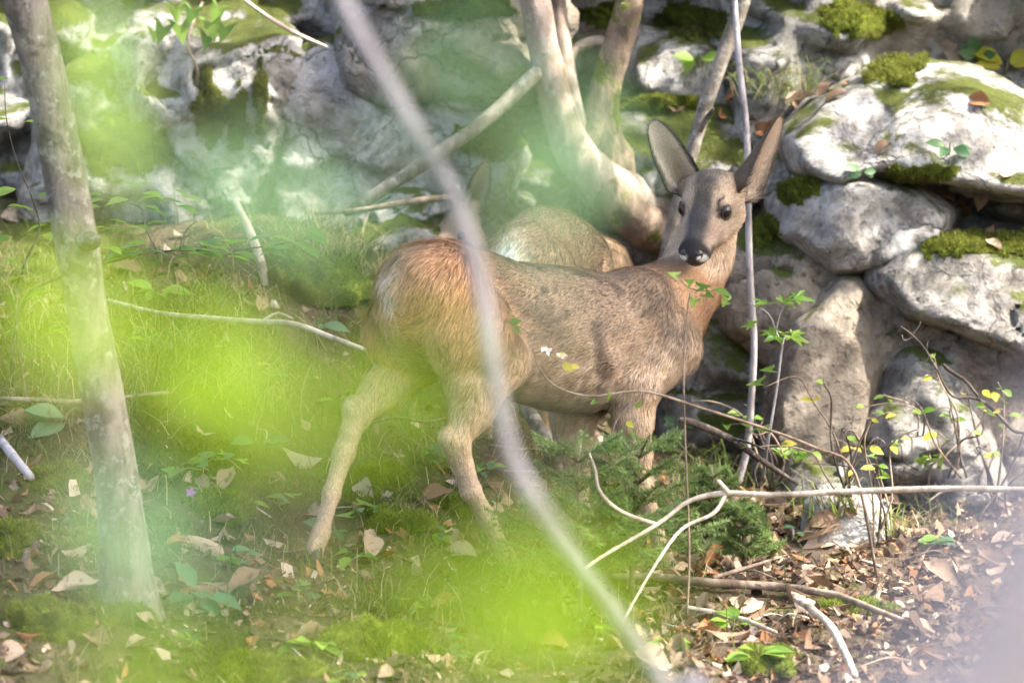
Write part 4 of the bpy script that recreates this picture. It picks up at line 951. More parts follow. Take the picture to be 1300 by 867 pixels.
wood('pale level branch hanging in front of the rock foot, forked at its end', [P(1330, 622, -.55), P(1200, 620, -.5), P(1080, 624, -.45), P(980, 628, -.42), P(920, 626, -.4), P(875, 636, -.4), P(835, 665, -.42), P(750, 716, -.5), P(735, 745, -.6)], [.0065, .0062, .006, .0058, .006, .005, .0042, .0036, .003], BK_DEAD,
     [([P(922, 627, -.4), P(905, 652, -.42), P(865, 672, -.44), P(830, 720, -.5), P(790, 790, -.6)], [.0045, .004, .0036, .003, .0022]), ([P(925, 626, -.4), P(912, 610, -.42)], [.006, .004]),
      ([P(835, 666, -.42), P(790, 650, -.44), P(762, 625, -.45), P(755, 595, -.45), P(748, 575, -.45)], [.004, .0045, .004, .003, .002])])
def onground(lst, lift=0.0):
    return [hit(a, b)[0] + Vector((0, 0, lift)) for a, b in lst]
wood('dark weathered branch lying on the leaf litter beside the white stone', onground([(775, 744), (830, 745), (905, 752), (985, 757), (1060, 768), (1120, 790), (1185, 815)], .02), [.007, .009, .0095, .009, .008, .0065, .004], BK_TWIG, [(onground([(905, 752), (950, 738), (1000, 722)], .03), [.005, .004, .002])])
wood('bleached arching stick sticking out of the leaves', onground([(1010, 783), (1030, 795), (1055, 818), (1072, 850), (1085, 880)], .035), [.006, .008, .0085, .008, .007], BK_DEAD)
wood('lichen speckled dark branch propped beside the slim grey stem', [P(862, 533, .45), P(880, 537, .45), P(925, 556, .46), P(965, 583, .47), hit(1012, 614)[0]], [.006, .0085, .008, .0065, .004], BK_DARK, [([P(925, 556, .46), P(945, 560, .44), P(970, 570, .42)], [.004, .003, .0015]), ([P(965, 583, .47), P(958, 600, .45), P(962, 618, .44)], [.004, .003, .002])])
wood('short broken grey stub standing between the legs of the deer', [hit(706, 582)[0] + Vector((0, 0, -.03)), P(698, 565, .50), P(685, 545, .52), P(672, 522, .55), P(662, 505, .58)], [.020, .018, .0165, .016, .014], BK_GREY)
wood('thin bent twig among the leaves under the deer', onground([(600, 590), (640, 575), (680, 590), (720, 600)], .05), [.002, .003, .003, .002], BK_DARK, [(onground([(640, 575), (650, 600), (690, 618)], .04), [.0025, .002, .0015]), (onground([(680, 590), (660, 560), (650, 545)], .08), [.002, .002, .001])])
wood('fine dark twig on the moss behind the stretched hind leg', onground([(455, 572), (500, 560), (540, 565), (565, 560)], .05), [.002, .003, .003, .002], BK_DARK, [(onground([(500, 560), (520, 545), (530, 520)], .08), [.0025, .002, .001]), (onground([(540, 565), (530, 590), (545, 615)], .03), [.002, .002, .001])])
wood('pale stick lying on the litter below the dark weathered branch', onground([(870, 783), (905, 790), (945, 800), (985, 815)], .02), [.005, .006, .006, .004], BK_DEAD)
wood('grey stick lying on the mossy stones by the trunk', onground([(0, 575), (15, 595), (40, 625)], .03), [.009, .010, .008], BK_SILV)
wood('thin stick lying level on the moss beside the trunk', onground([(0, 524), (50, 526), (105, 528), (215, 516)], .03), [.005, .006, .006, .004], BK_TWIG)
# scattered litter twigs, each its own
rg = np.random.default_rng(21)
for i in range(46):
    if i < 30: a, b = rg.uniform(830, 1290), rg.uniform(630, 860)
    else: a, b = rg.uniform(200, 720), rg.uniform(560, 850)
    p, n_ = hit(a, b); an = rg.uniform(0, 3.14); L_ = rg.uniform(.06, .22)
    d = Vector((math.cos(an), math.sin(an) * .6, rg.normal() * .15))
    q = [p + d * (-L_ / 2), p + Vector((rg.normal() * .01, 0, rg.uniform(.005, .03))), p + d * (L_ / 2)]
    q = [Vector((v.x, v.y, max(v.z, gpt(v.x, v.y).z + .004))) for v in q]
    r_ = rg.uniform(.0015, .0038)
    mb = MB(); tube(mb, q, [r_, r_, r_ * .6], 6, 4, .15)
    link('twig_litter', mb.mesh('twig_litter', [BK_TWIG, BK_DARK, BK_DEAD][i % 3]), label=['thin brown twig lying on the forest floor', 'thin blackish twig lying on the forest floor', 'thin bleached twig lying on the forest floor'][i % 3], cat='twig', group=['brown litter twigs', 'blackish litter twigs', 'bleached litter twigs'][i % 3])

# ------------------------------------------------------------------ small plants
def sprig(name, label, cat, stem, rad, leaves, mat_stem=None, group=None, twigs=()):
    """stem points, leaves = (mesh, point, direction, up, size, roll)"""
    o = thing(name, Vector(stem[0]), label, cat, group); mb = MB(); tube(mb, stem, rad, 7, 5, .04); link('stem', mb.mesh('stem', mat_stem or BK_GREEN), o)
    for t_ in twigs:
        mb = MB(); tube(mb, t_[0], t_[1], 6, 4); link('twig', mb.mesh('twig', mat_stem or BK_GREEN), o)
    for l in leaves: leaf_at(o, *l)
    return o
UPZ = Vector((0, 0, 1))
def rv(s_=1.0): return Vector(RNG.normal(size=3) * s_)
# maple seedling by the neck
def whorl(c, n, size, me, tilt=.15, a0=0.0, spread=1.0, face=Vector((0, -.35, 1))):
    out = []
    for i in range(n):
        a = a0 + i / n * 6.283 * spread
        d = Vector((math.cos(a), math.sin(a) * .8, tilt * RNG.normal()))
        out.append((me, c + d * size * .2, d, face + rv(.2), size * RNG.uniform(.8, 1.15), 0))
    return out
g, _ = hit(975, 600); y_ = .52
st = [P(968, 608, y_ + .1), P(975, 560, y_), P(985, 500, y_), P(993, 440, y_), P(996, 428, y_)]
lv = whorl(P(995, 424, y_), 5, .060, LF_MAPLE, a0=.3) + whorl(P(985, 385, y_), 4, .062, LF_MAPLE, a0=.9) + [(LF_MAPLE, P(930, 383, y_), Vector((-1, -.2, .05)), Vector((0, -.5, 1)), .06, 0), (LF_MAPLE, P(1000, 378, y_), Vector((1, -.2, -.02)), Vector((0, -.45, 1)), .075, 0), (LF_MAPLE, P(962, 412, y_), Vector((-1, .2, -.1)), Vector((0, -.5, 1)), .05, 0),
    (LF_MAPLE3, P(985, 470, y_), Vector((-.8, -.4, .1)), Vector((0, -.5, 1)), .05, 0), (LF_MAPLE3, P(970, 485, y_), Vector((-.9, .2, -.1)), Vector((0, -.6, 1)), .05, 0), (LF_MAPLE3, P(980, 545, y_), Vector((-.9, -.2, .1)), Vector((0, -.6, 1)), .05, 0)]
sprig('maple_seedling', 'young maple seedling with lobed leaves and thin pale stem beside the slim grey stem', 'seedling', st, [.004, .0035, .003, .0026, .002], lv, BK_SILV,
      twigs=[([P(993, 440, y_), P(985, 420, y_), P(975, 398, y_), P(950, 384, y_)], [.002, .0018, .0016, .001]), ([P(985, 420, y_), P(990, 400, y_), P(1000, 380, y_)], [.0018, .0015, .001])])
# leafy sprig in front of the throat
y_ = -.25
g = gpt(P(872, 600, y_).x, y_)
st = [g, P(875, 700, y_), P(870, 560, y_), P(868, 470, y_), P(872, 400, y_), P(876, 372, y_)]
lv = [(LF_MAPLE3, P(872, 362, y_), Vector((.4, -.6, .4)), Vector((0, -1, .6)), .035, 0), (LF_MAPLE3, P(862, 352, y_), Vector((-.8, -.3, .4)), Vector((0, -.8, .8)), .035, 0), (LF_MAPLE3, P(884, 366, y_), Vector((.8, -.4, .2)), Vector((0, -.8, .7)), .04, 0), (LF_MAPLE3, P(893, 372, y_), Vector((.6, -.5, -.2)), Vector((0, -.8, .6)), .035, 0),
      (LF_OVAL, P(905, 368, y_), Vector((1, -.2, -.15)), Vector((0, -.5, 1)), .04, 0), (LF_MAPLE3, P(882, 378, y_), Vector((-.2, -.6, -.5)), Vector((0, -1, .3)), .035, 0)]
sprig('hazel_shoot', 'thin brown shoot with small fresh lobed leaves in front of the throat of the deer', 'shoot', st, [.0025, .0025, .002, .002, .0016, .0012], lv, BK_TWIG, twigs=[([P(858, 348, y_), P(876, 366, y_), P(905, 370, y_)], [.001, .0013, .001])])
# bowed bramble cane across the flank
y_ = -.32
g = gpt(P(1115, 640, .1).x, .1)
st = [g, P(1085, 600, 0.0), P(1035, 568, -.1), P(960, 540, -.2), P(890, 518, -.28), P(818, 497, y_), P(750, 503, y_), P(705, 490, y_), P(684, 466, y_), P(678, 448, y_)]
lv = [(LF_YEL, P(714, 462, y_), Vector((.6, -.5, -.3)), Vector((0, -1, .5)), .028, 0), (LF_YEL, P(705, 452, y_), Vector((.9, -.3, .2)), Vector((0, -.7, .8)), .026, 0), (LF_YEL, P(722, 465, y_), Vector((.9, -.2, 0)), Vector((0, -.8, .5)), .022, 0), (LF_OVAL, P(646, 410, y_), Vector((.7, -.5, .2)), Vector((0, -1, .4)), .028, 0), (LF_OVAL, P(652, 415, y_), Vector((.5, -.6, -.4)), Vector((0, -1, .2)), .022, 0),
      (LF_MAPLE3, P(770, 506, y_), Vector((.3, -.5, .4)), Vector((0, -.9, .5)), .026, 0), (LF_YEL, P(795, 535, y_), Vector((.5, -.5, -.3)), Vector((0, -1, .5)), .022, 0), (LF_MAPLE3, P(758, 508, y_), Vector((-.6, -.5, -.3)), Vector((0, -.9, .6)), .024, 0), (LF_OVAL, P(806, 516, y_), Vector((.6, -.4, .3)), Vector((0, -1, .4)), .018, 0)]
br = sprig('bramble_cane', 'thin bowed cane with yellow and green leaves reaching across the flank of the deer', 'bramble', st, [.0035, .0033, .003, .003, .003, .0028, .0025, .0022, .0018, .0015], lv, BK_TWIG, twigs=[([P(678, 448, y_), P(672, 425, y_), P(655, 412, y_)], [.0012, .001, .0008]), ([P(678, 448, y_), P(692, 446, y_), P(705, 456, y_), P(722, 464, y_)], [.0014, .0012, .001, .0008]), ([P(818, 497, y_), P(795, 515, y_), P(780, 540, y_), P(772, 575, y_)], [.002, .0016, .0014, .001])])
LM_WHITE = leaf_mat('white petal', (0.75, 0.72, 0.66), (0.85, 0.82, 0.78), .3)
LF_PETAL = leaf_mesh('petal', LM_WHITE, OVAL, .3, .3)
for a_, b_ in ((690, 441), (712, 452), (695, 446)):
    for k in range(3): leaf_at(br, LF_PETAL, P(a_, b_, y_ - .005), Vector((RNG.uniform(-1, 1), -.6, RNG.uniform(-.6, .8))), Vector((0, -1, .2)), .012, name='petal')
# dark bramble twigs over the right rocks
y_ = -.1
g = gpt(P(1330, 600, y_).x, y_)
o = wood('black bare bramble twig with crooked tip in front of the brown rock', [Vector((g.x, g.y, g.z)), P(1320, 575, y_), P(1285, 545, y_), P(1255, 515, y_), P(1235, 505, y_), P(1208, 502, y_), P(1190, 470, y_), P(1172, 440, y_), P(1155, 423, y_), P(1143, 414, y_)],
     [.004, .004, .004, .0035, .003, .0026, .0025, .0022, .002, .001], BK_DARK, [([P(1160, 428, y_), P(1148, 432, y_), P(1145, 425, y_)], [.0016, .0012, .0008]), ([P(1158, 425, y_), P(1166, 415, y_), P(1169, 408, y_)], [.0014, .001, .0007]), ([P(1242, 503, y_), P(1225, 483, y_), P(1205, 470, y_), P(1197, 462, y_)], [.003, .0038, .0042, .003]), ([P(1176, 446, y_), P(1178, 432, y_)], [.0014, .0006])], name='bramble_twig', cat='twig')
for k, (px_, py_, me) in enumerate([(1248, 495, LF_YEL), (1255, 503, LF_YEL), (1240, 512, LF_OVAL), (1262, 500, LF_YEL), (1285, 502, LF_OVAL), (1262, 522, LF_YEL)]):
    leaf_at(o, me, P(px_, py_, y_), Vector((RNG.uniform(-.6, 1), -.5, RNG.uniform(-.4, .5))), Vector((0, -1, .5)), .026)
def thicket(label, x0, y0, seed, n=5):
    rg = np.random.default_rng(seed); d_ = .0; g = hit(x0, y0)[0]; o = thing('bramble_bush', g, label, 'bramble', 'leggy bramble bushes')
    for i in range(n):
        h_ = rg.uniform(.12, .30); sx = rg.uniform(-.22, .22); q = [g + Vector((rg.normal() * .02, rg.normal() * .02, -.01))]
        for k in range(1, 5):
            q.append(g + Vector((sx * (k / 4) ** 1.3 + rg.normal() * .012, -.06 * k / 4 + rg.normal() * .02, h_ * math.sin(k / 4 * 1.9) + rg.normal() * .008)))
        mb = MB(); tube(mb, q, [.0028, .0025, .002, .0016, .0008], 6, 4, .1); link('stem', mb.mesh('stem', BK_DARK if i % 2 else BK_TWIG), o)
        for k in range(rg.integers(1, 4)):
            me = [LF_OVAL, LF_YEL, LF_MAPLE3, LF_OVAL][rg.integers(4)]; p = q[rg.integers(2, 5)]
            leaf_at(o, me, p, Vector((rg.uniform(-1, 1), -.4, rg.uniform(-.3, .4))), Vector((rg.normal() * .3, -.6, .8)), rg.uniform(.018, .038))
for i, (a_, b_, lab) in enumerate([(1075, 640, 'leggy bramble bush of crooked dark stems between the grey rocks'), (1180, 640, 'leggy bramble bush with yellow leaves below the pointed rock'), (1262, 655, 'leggy bramble bush at the foot of the brown wall'), (990, 625, 'leggy bramble bush at the base of the maple seedling'), (1120, 690, 'leggy bramble bush rising behind the white stone'), (1215, 600, 'leggy bramble bush with white petals under the black twig')]):
    thicket(lab, a_, b_, 31 + i, 6)
# level beech spray over the bank
y_ = .45
g = gpt(P(15, 470, y_).x, y_)
st = [g, P(18, 430, y_), P(40, 370, y_), P(100, 345, y_), P(150, 330, y_), P(200, 320, y_), P(260, 317, y_), P(320, 315, y_), P(385, 305, y_)]
lv = []
rg = np.random.default_rng(5)
for i in range(46):
    t_ = rg.uniform(0, 1); a_ = 110 + t_ * 290; b_ = 322 - t_ * 16 + rg.normal() * 7
    lv.append((LF_OVAL if rg.random() < .7 else LF_OVALD, P(a_, b_, y_ + rg.uniform(-.10, .10)), Vector((rg.choice([-1, 1]) * rg.uniform(.5, 1), rg.uniform(-.9, .9), rg.normal() * .06)), Vector((rg.normal() * .08, rg.normal() * .10 - .05, 1)), rg.uniform(.045, .075), 0))
tw = [([P(200, 320, y_), P(185, 290, y_), P(180, 265, y_), P(150, 255, y_)], [.002, .0018, .0015, .001]), ([P(228, 318, y_), P(235, 295, y_), P(250, 280, y_)], [.002, .0016, .001])]
for i in range(22):
    a_, b_ = rg.uniform(120, 240), rg.choice([238, 250, 262, 285]) + rg.normal() * 5
    lv.append((LF_OVAL, P(a_, b_, y_ + rg.uniform(-.08, .08)), Vector((rg.choice([-1, 1]), rg.uniform(-.8, .8), rg.normal() * .06)), Vector((rg.normal() * .1, rg.normal() * .1 - .05, 1)), rg.uniform(.04, .065), 0))
sprig('beech_seedling', 'low beech branch with level layers of fresh leaves above the bank', 'seedling', st, [.005, .0045, .004, .0035, .003, .0026, .0022, .0018, .001], lv, BK_DARK, twigs=tw)
st = [gpt(P(35, 480, .3).x, .3), P(20, 400, .3), P(30, 340, .3), P(50, 290, .3), P(40, 250, .3)]
lv = [(LF_OVAL, P(a_, b_, .3 + RNG.normal() * .04), Vector((RNG.choice([-1, 1]), RNG.uniform(-.7, .7), RNG.normal() * .1)), Vector((0, -.1, 1)) + rv(.12), RNG.uniform(.04, .065), 0) for a_, b_ in [(20, 240), (45, 250), (10, 262), (50, 300), (15, 300), (60, 285), (5, 330), (70, 330), (35, 350), (60, 370), (10, 390), (75, 320), (95, 300), (5, 120), (15, 152), (30, 155), (10, 100)]]
sprig('beech_seedling', 'small upright beech seedling behind the speckled trunk', 'seedling', st, [.004, .0035, .003, .0025, .0015], lv, BK_DARK, twigs=[([P(40, 250, .3), P(20, 200, .3), P(8, 150, .3), P(6, 105, .3)], [.0015, .0014, .0012, .001])])
# ivy trailing over the rock on the left
st = [hit(258, 2)[0] + Vector((0, -.02, 0)), hit(245, 30)[0] + Vector((0, -.04, 0)), hit(240, 60)[0] + Vector((0, -.04, 0)), hit(252, 95)[0] + Vector((0, -.02, 0)), hit(235, 150)[0] + Vector((0, -.02, 0))]
y_ = min(v.y for v in st) - .03
lv = [(LF_IVY, P(a_, b_, y_), Vector((RNG.normal() * .35, -.35, -1)), Vector((RNG.normal() * .15, -1, .3)), s_, 0) for a_, b_, s_ in [(210, 28, .07), (228, 25, .075), (268, 22, .075), (265, 40, .06), (288, 28, .065), (246, 8, .06), (222, 5, .06), (280, 5, .06), (196, 35, .045)]]
sprig('ivy', 'ivy with broad three lobed leaves hanging down the white rock', 'ivy', st, [.003, .003, .0028, .0025, .0015], lv, BK_TWIG)
st = [P(298, -10, 1.2), P(330, 15, 1.2), P(370, 40, 1.22), P(415, 60, 1.3)]
wood('thin tan hanging root crossing the rock beside the ivy', st, [.004, .005, .005, .003], BK_DEAD, name='hanging_root', cat='root')
# plants on the right ledge
def rosette(label, a_, b_, n, s_, me, seed, name='herb'):
    rg = np.random.default_rng(seed); p, nn = hit(a_, b_); o = thing(name, p, label, 'herb')
    mb = MB(); tube(mb, [p - nn * .01, p + nn * .015, p + nn * .03 + UPZ * .015], [.0025, .002, .001], 6, 3); link('stem', mb.mesh('stem', BK_GREEN), o)
    for i in range(n):
        an = rg.uniform(0, 6.28); d = Vector((math.cos(an), math.sin(an) * .5 - .3, rg.uniform(-.2, .5)))
        leaf_at(o, me, p + nn * rg.uniform(.015, .03) + d * s_ * .25, d, nn + Vector((0, -.3, .5)), s_ * rg.uniform(.7, 1.2))
    return o
for i, (lab, a_, b_, n, s_, me) in enumerate([
    ('drooping pale green leaves hanging above the mossy rock by the pole', 888, 85, 4, .05, LF_OVAL), ('yellow lobed leaves at the top edge of the white block', 1275, 95, 5, .07, LF_YEL), ('round bluish leaves under the yellow ones on the ledge', 1245, 60, 6, .05, LF_OVALD),
    ('small round leaves in the crack below the white block', 1085, 218, 5, .035, LF_OVALD), ('dark ivy leaves under the overhang of the white block', 1205, 195, 5, .045, LF_OVALD), ('low leafy herb beside the lichen speckled branch', 870, 540, 6, .035, LF_OVALD),
    ('lobed leaves low in front of the rock foot', 1010, 588, 6, .045, LF_MAPLE3), ('bright leafy herb in the brambles', 1180, 575, 7, .05, LF_MAPLE3), ('broad leafy herb on the slope beside the trunk', 90, 545, 5, .08, LF_OVALD),
    ('small oval leaves in the grass below the long pale stick', 330, 575, 5, .05, LF_OVALD), ('round leaves beside the hoof of the stretched hind leg', 428, 682, 4, .05, LF_OVALD), ('leafy herb in the litter below the fir seedling', 930, 805, 7, .05, LF_OVAL),
    ('bluish leaves in the litter below the trunk', 250, 770, 6, .08, LF_OVALD), ('low green leaves at the bottom of the slope', 400, 830, 7, .06, LF_OVAL), ('fresh leaves on the moss beside the bleached arching stick', 960, 845, 7, .05, LF_OVAL), ('pale oval leaves beneath the belly of the deer', 530, 585, 5, .04, LF_OVALD), ('lobed leaves in the grass behind the rump', 400, 425, 5, .05, LF_OVALD), ('oval leaves on the bank above the grass', 200, 385, 6, .06, LF_OVAL)]):
    rosette(lab, a_, b_, n, s_, me, 60 + i)
# small purple flower
p, n_ = hit(243, 645); o = thing('wildflower', p, 'tiny purple wildflower on a thin stalk in the litter', 'flower')
mb = MB(); tube(mb, [p - Vector((0, 0, .01)), p + Vector((.004, -.01, .02)), p + Vector((0, -.02, .035))], [.0012, .001, .0008], 5, 3); link('stem', mb.mesh('stem', BK_GREEN), o)
LF_PURP = leaf_mesh('purple_petal', leaf_mat('purple petal', (.35, .10, .42), (.5, .2, .55), .3), OVAL)
for k in range(5): leaf_at(o, LF_PURP, p + Vector((0, -.02, .035)), Vector((math.cos(k * 1.26), -.4, math.sin(k * 1.26))), Vector((0, -1, .2)), .012, name='petal')

# fir seedling: whorled twigs full of needles
def fir(label, base, h_, seed, lean=(0, 0)):
    rg = np.random.default_rng(seed); o = thing('fir_seedling', base, label, 'fir seedling'); base = np.array(base); mb = MB()
    topp = base + np.array([lean[0], lean[1], h_]); tube(mb, [base - np.array([0, 0, .03]), (base + topp) / 2, topp], [.007, .005, .002], 8, 4, .1); link('stem', mb.mesh('stem', BK_TWIG), o)
    lv_ = 5
    for k in range(lv_):
        t = .22 + .72 * k / (lv_ - 1); c = base + (topp - base) * t; m = rg.integers(5, 7)
        for j in range(m):
            a = j / m * 6.28 + rg.uniform(0, .9); L = h_ * (.85 - .55 * t) * rg.uniform(.75, 1.15)
            d = np.array([math.cos(a), math.sin(a), .45 + .35 * t]); d /= np.linalg.norm(d)
            V = []; F = []; n = 0
            def twig(p0, d, L):
                nonlocal n
                nn = int(L / .0012)
                for i in range(nn):
                    p = p0 + d * L * (i + .5) / nn - np.array([0, 0, .12 * L * ((i / nn) ** 2)])
                    sd = np.cross(d, [0, 0, 1]); sd /= np.linalg.norm(sd); s_ = 1 if i % 2 else -1
                    nd = sd * s_ + d * .65 + np.array([0, 0, rg.normal() * .6 + .25]); nd /= np.linalg.norm(nd); l = .016 * rg.uniform(.75, 1.15)
                    w_ = np.cross(nd, [0, 0, 1]); w_ = w_ / np.linalg.norm(w_) * .0015
                    V.extend([p - w_, p + w_, p + nd * l]); F.append((n, n + 1, n + 2)); n += 3
            twig(c, d, L)
            for u_ in np.arange(.3, .9, .16):
                for s_ in (-1, 1):
                    a2 = a + s_ * rg.uniform(.6, .95); twig(c + d * L * u_ - np.array([0, 0, .12 * L * u_ * u_]), np.array([math.cos(a2), math.sin(a2), .12]), L * (1 - u_) * .8)
            bo = link('branch', mesh('branch', V, F, False, FIRM), o)
            mb = MB(); tube(mb, [c, c + d * L * .5 - np.array([0, 0, .03 * L]), c + d * L - np.array([0, 0, .12 * L])], [.0028, .002, .0008], 5, 3); link('twig', mb.mesh('twig', BK_TWIG), bo)
FIRM = leaf_mat('fir needles', (0.12, 0.19, 0.06), (0.21, 0.31, 0.10), .35, rough=.5)
yf = -.32
bx = P(775, 700, yf).x
fir('small bushy fir seedling in front of the fore legs of the deer', gpt(bx - .06, yf), .33, 1, (-.005, 0))
fir('low fir seedling beside the bushy one, under the pale forked branch', gpt(P(800, 700, -.12).x, -.12), .30, 2, (.02, 0))
fir('tiny fir seedling in the litter near the white stone', gpt(P(945, 690, .15).x, .15), .13, 3)
fir('tiny fir seedling against the mossy boulder foot', gpt(P(905, 640, .5).x, .5), .15, 4)
# ------------------------------------------------------------------ ground cover
def blades(pts, nrm, length, width, lean, rg, seg=2, droop=.5):
    """thin tapered blades, vectorised: returns verts, faces (tris)"""
    n = len(pts); a = rg.uniform(0, 6.283, n); d = np.stack([np.cos(a), np.sin(a), np.zeros(n)], 1)
    up = nrm + d * (lean * rg.random(n))[:, None]; up /= np.linalg.norm(up, axis=1)[:, None]
    sd = np.stack([-np.sin(a), np.cos(a), np.zeros(n)], 1)
    a2 = rg.uniform(0, 6.283, n); sd = sd * np.cos(a2)[:, None] + d * np.sin(a2)[:, None] * .6
    L = length[:, None]; w_ = sd * (width if np.ndim(width) == 0 else width[:, None])
    p1 = pts + up * L * .5; p2 = pts + up * L * (1 - .18 * droop) + d * L * .32 * droop; p3 = p2 + d * L * .25 * droop - np.array([0, 0, 1]) * L * .12 * droop
    if seg == 1:
        V = np.stack([pts - w_, pts + w_, p2], 1).reshape(-1, 3); i = np.arange(n)[:, None] * 3; return V, i + np.array([0, 1, 2]), 3
    V = np.stack([pts - w_, pts + w_, p1 - w_ * .8, p1 + w_ * .8, p2 - w_ * .5, p2 + w_ * .5, p3], 1).reshape(-1, 3); i = np.arange(n)[:, None] * 7
    F = np.concatenate([i + np.array(q) for q in ([0, 1, 3], [0, 3, 2], [2, 3, 5], [2, 5, 4], [4, 5, 6])]); return V, F, 7
def ground_pts(n, rg, zone, x=(-1.35, 1.35), y=(-1.35, 1.5)):
    out = []
    while sum(map(len, out)) < n:
        q = np.stack([rg.uniform(*x, 20000), rg.uniform(*y, 20000)], 1); z = ground_z(q[:, 0], q[:, 1])
        p = np.c_[q, z]; a, b = projn(p); m = zone(a, b, p); out.append(p[rg.random(len(p)) < m])
    return np.concatenate(out)[:n]
def blob(a, b, cx, cy, rx, ry): return np.exp(-(((a - cx) / rx) ** 2 + ((b - cy) / ry) ** 2))
def grass_zone(a, b, p):
    n = fbm(p[:, 0] * 4, p[:, 1] * 4, 0.0, 2)
    m = .9 * blob(a, b, 300, 450, 240, 90) + .5 * blob(a, b, 60, 480, 140, 120) + .5 * blob(a, b, 430, 330, 80, 50) + .35 * blob(a, b, 480, 620, 200, 90) + .30 * blob(a, b, 600, 800, 260, 90) + .25 * blob(a, b, 920, 630, 110, 40) + .10 * blob(a, b, 1130, 650, 160, 40) + .25 * blob(a, b, 680, 560, 60, 60) + .15 * blob(a, b, 200, 800, 200, 90)
    return np.clip(m * (.65 + .9 * n), 0, 1)
rg = np.random.default_rng(77)
gm = tint_mat('grass blades', .55, .4)
pts = ground_pts(8000, rg, grass_zone); L = rg.uniform(.03, .11, len(pts)) * (.7 + .5 * rg.random(len(pts)))
V, F, k = blades(pts, np.tile([0, 0, 1.0], (len(pts), 1)), L, .0011, 1.0, rg, 2, 1.1)
c = np.where(rg.random(len(pts))[:, None] < .8, np.array([.10, .135, .035]) * rg.uniform(.4, 1.5, (len(pts), 1)), np.array([.45, .38, .22]) * rg.uniform(.6, 1.2, (len(pts), 1)))
link('grass', mesh('grass', V, F, True, gm, np.repeat(c, k, 0)), label='fine green and straw coloured grass on the slope and bank', cat='grass', kind='stuff')
# mossy nap over the slope
def moss_zone(a, b, p):
    n = fbm(p[:, 0] * 3.3 + 8, p[:, 1] * 3.3, 0.0, 3)
    return np.clip((1.1 * blob(a, b, 300, 600, 380, 220) + .4 * blob(a, b, 100, 700, 200, 160) + .35 * blob(a, b, 980, 840, 120, 60)) * ss(.0, .3, n), 0, 1)
pts = ground_pts(60000, rg, moss_zone)
V, F, k = blades(pts, np.tile([0, 0, 1.0], (len(pts), 1)), rg.uniform(.006, .016, len(pts)), .0014, 1.2, rg, 1)
c = np.array([.085, .10, .022]) * rg.uniform(.35, 1.6, (len(pts), 1)) * (1 + .7 * fbm(pts[:, 0] * 7, pts[:, 1] * 7, 2.0, 3))[:, None].clip(.3, 2)
link('moss', mesh('moss', V, F, True, gm, np.repeat(c, k, 0)), label='short green moss carpeting the slope', cat='moss', kind='stuff')

# moss cushions, each a rounded dome of fine shoots
MOSSB = NT('moss body'); _p = MOSSB.n('NewGeometry').outputs['Position']; MOSSB = MOSSB.finish(MOSSB.mix(MOSSB.noise(_p, 40, 6, .7), (.03, .045, .008), (.12, .15, .02)), .95, None, .1)
MOSSF = tint_mat('moss shoots', .7, .25)
def cushion(label, a_, b_, rx, rz, seed, n=5000, tone=(.15, .19, .025), elong=1.0, L0=.010):
    """rx, rz: half width and height in photo pixels"""
    rg = np.random.default_rng(seed); p, nn = hit(a_, b_); s_ = mpp(p.y); RX, RZ = rx * s_ * 1.15, rz * s_ * .8; RY = min(RX, .12) * elong
    nu, nv = 40, 18; th = np.linspace(0, 6.2832, nu, endpoint=False); ph = np.linspace(0, 1, nv)
    V = [];
    for r in ph:
        for t in th:
            V.append((math.cos(t) * r, math.sin(t) * r, math.sqrt(max(1 - r ** 2.4, 0))))
    V = np.array(V); q = V * np.array([RX, RY, RZ])
    nz = fbm(q[:, 0] * 22 + seed, q[:, 1] * 22, q[:, 2] * 22, 3); q[:, 2] += .5 * RZ * nz * (V[:, 2] > 0) + 0.0
    q[:, :2] *= (1 + .45 * fbm(V[:, 0] * 1.6 + seed, V[:, 1] * 1.3, 0.0, 2))[:, None]
    up = (nn * .6 + UPZ * .7).normalized(); M = up.to_track_quat('Z', 'Y').to_matrix(); q = q @ np.array(M).T
    q = q + np.array(p) - np.array(up) * RZ * .35
    F = np.array([(i * nu + j, (i + 1) * nu + j, (i + 1) * nu + (j + 1) % nu, i * nu + (j + 1) % nu) for i in range(nv - 1) for j in range(nu)])
    o = thing('moss_cushion', p, label, 'moss'); link('body', mesh('body', q, F, True, MOSSB), o)
    N = vnormals(q, F)
    if np.mean(N @ np.array(up)) < 0: N = -N
    T = F[:, [0, 1, 2, 0, 2, 3]].reshape(-1, 3); ar = np.linalg.norm(np.cross(q[T[:, 1]] - q[T[:, 0]], q[T[:, 2]] - q[T[:, 0]]), axis=1)
    t = T[rg.choice(len(T), n, p=ar / ar.sum())]; b = rg.dirichlet((1, 1, 1), n); pp = np.einsum('nk,nkc->nc', b, q[t]); pn = np.einsum('nk,nkc->nc', b, N[t])
    V, Ff, k = blades(pp, pn, rg.uniform(.6, 1.3, n) * L0, .0011, .9, rg, 1, .6)
    c = np.array(tone) * rg.uniform(.5, 1.6, (n, 1)) * (1 + .4 * fbm(pp[:, 0] * 25, pp[:, 1] * 25, pp[:, 2] * 25, 2))[:, None]
    link('shoots', mesh('shoots', V, Ff, True, MOSSF, np.repeat(np.clip(c, .01, .6), k, 0)), o, kind='stuff')
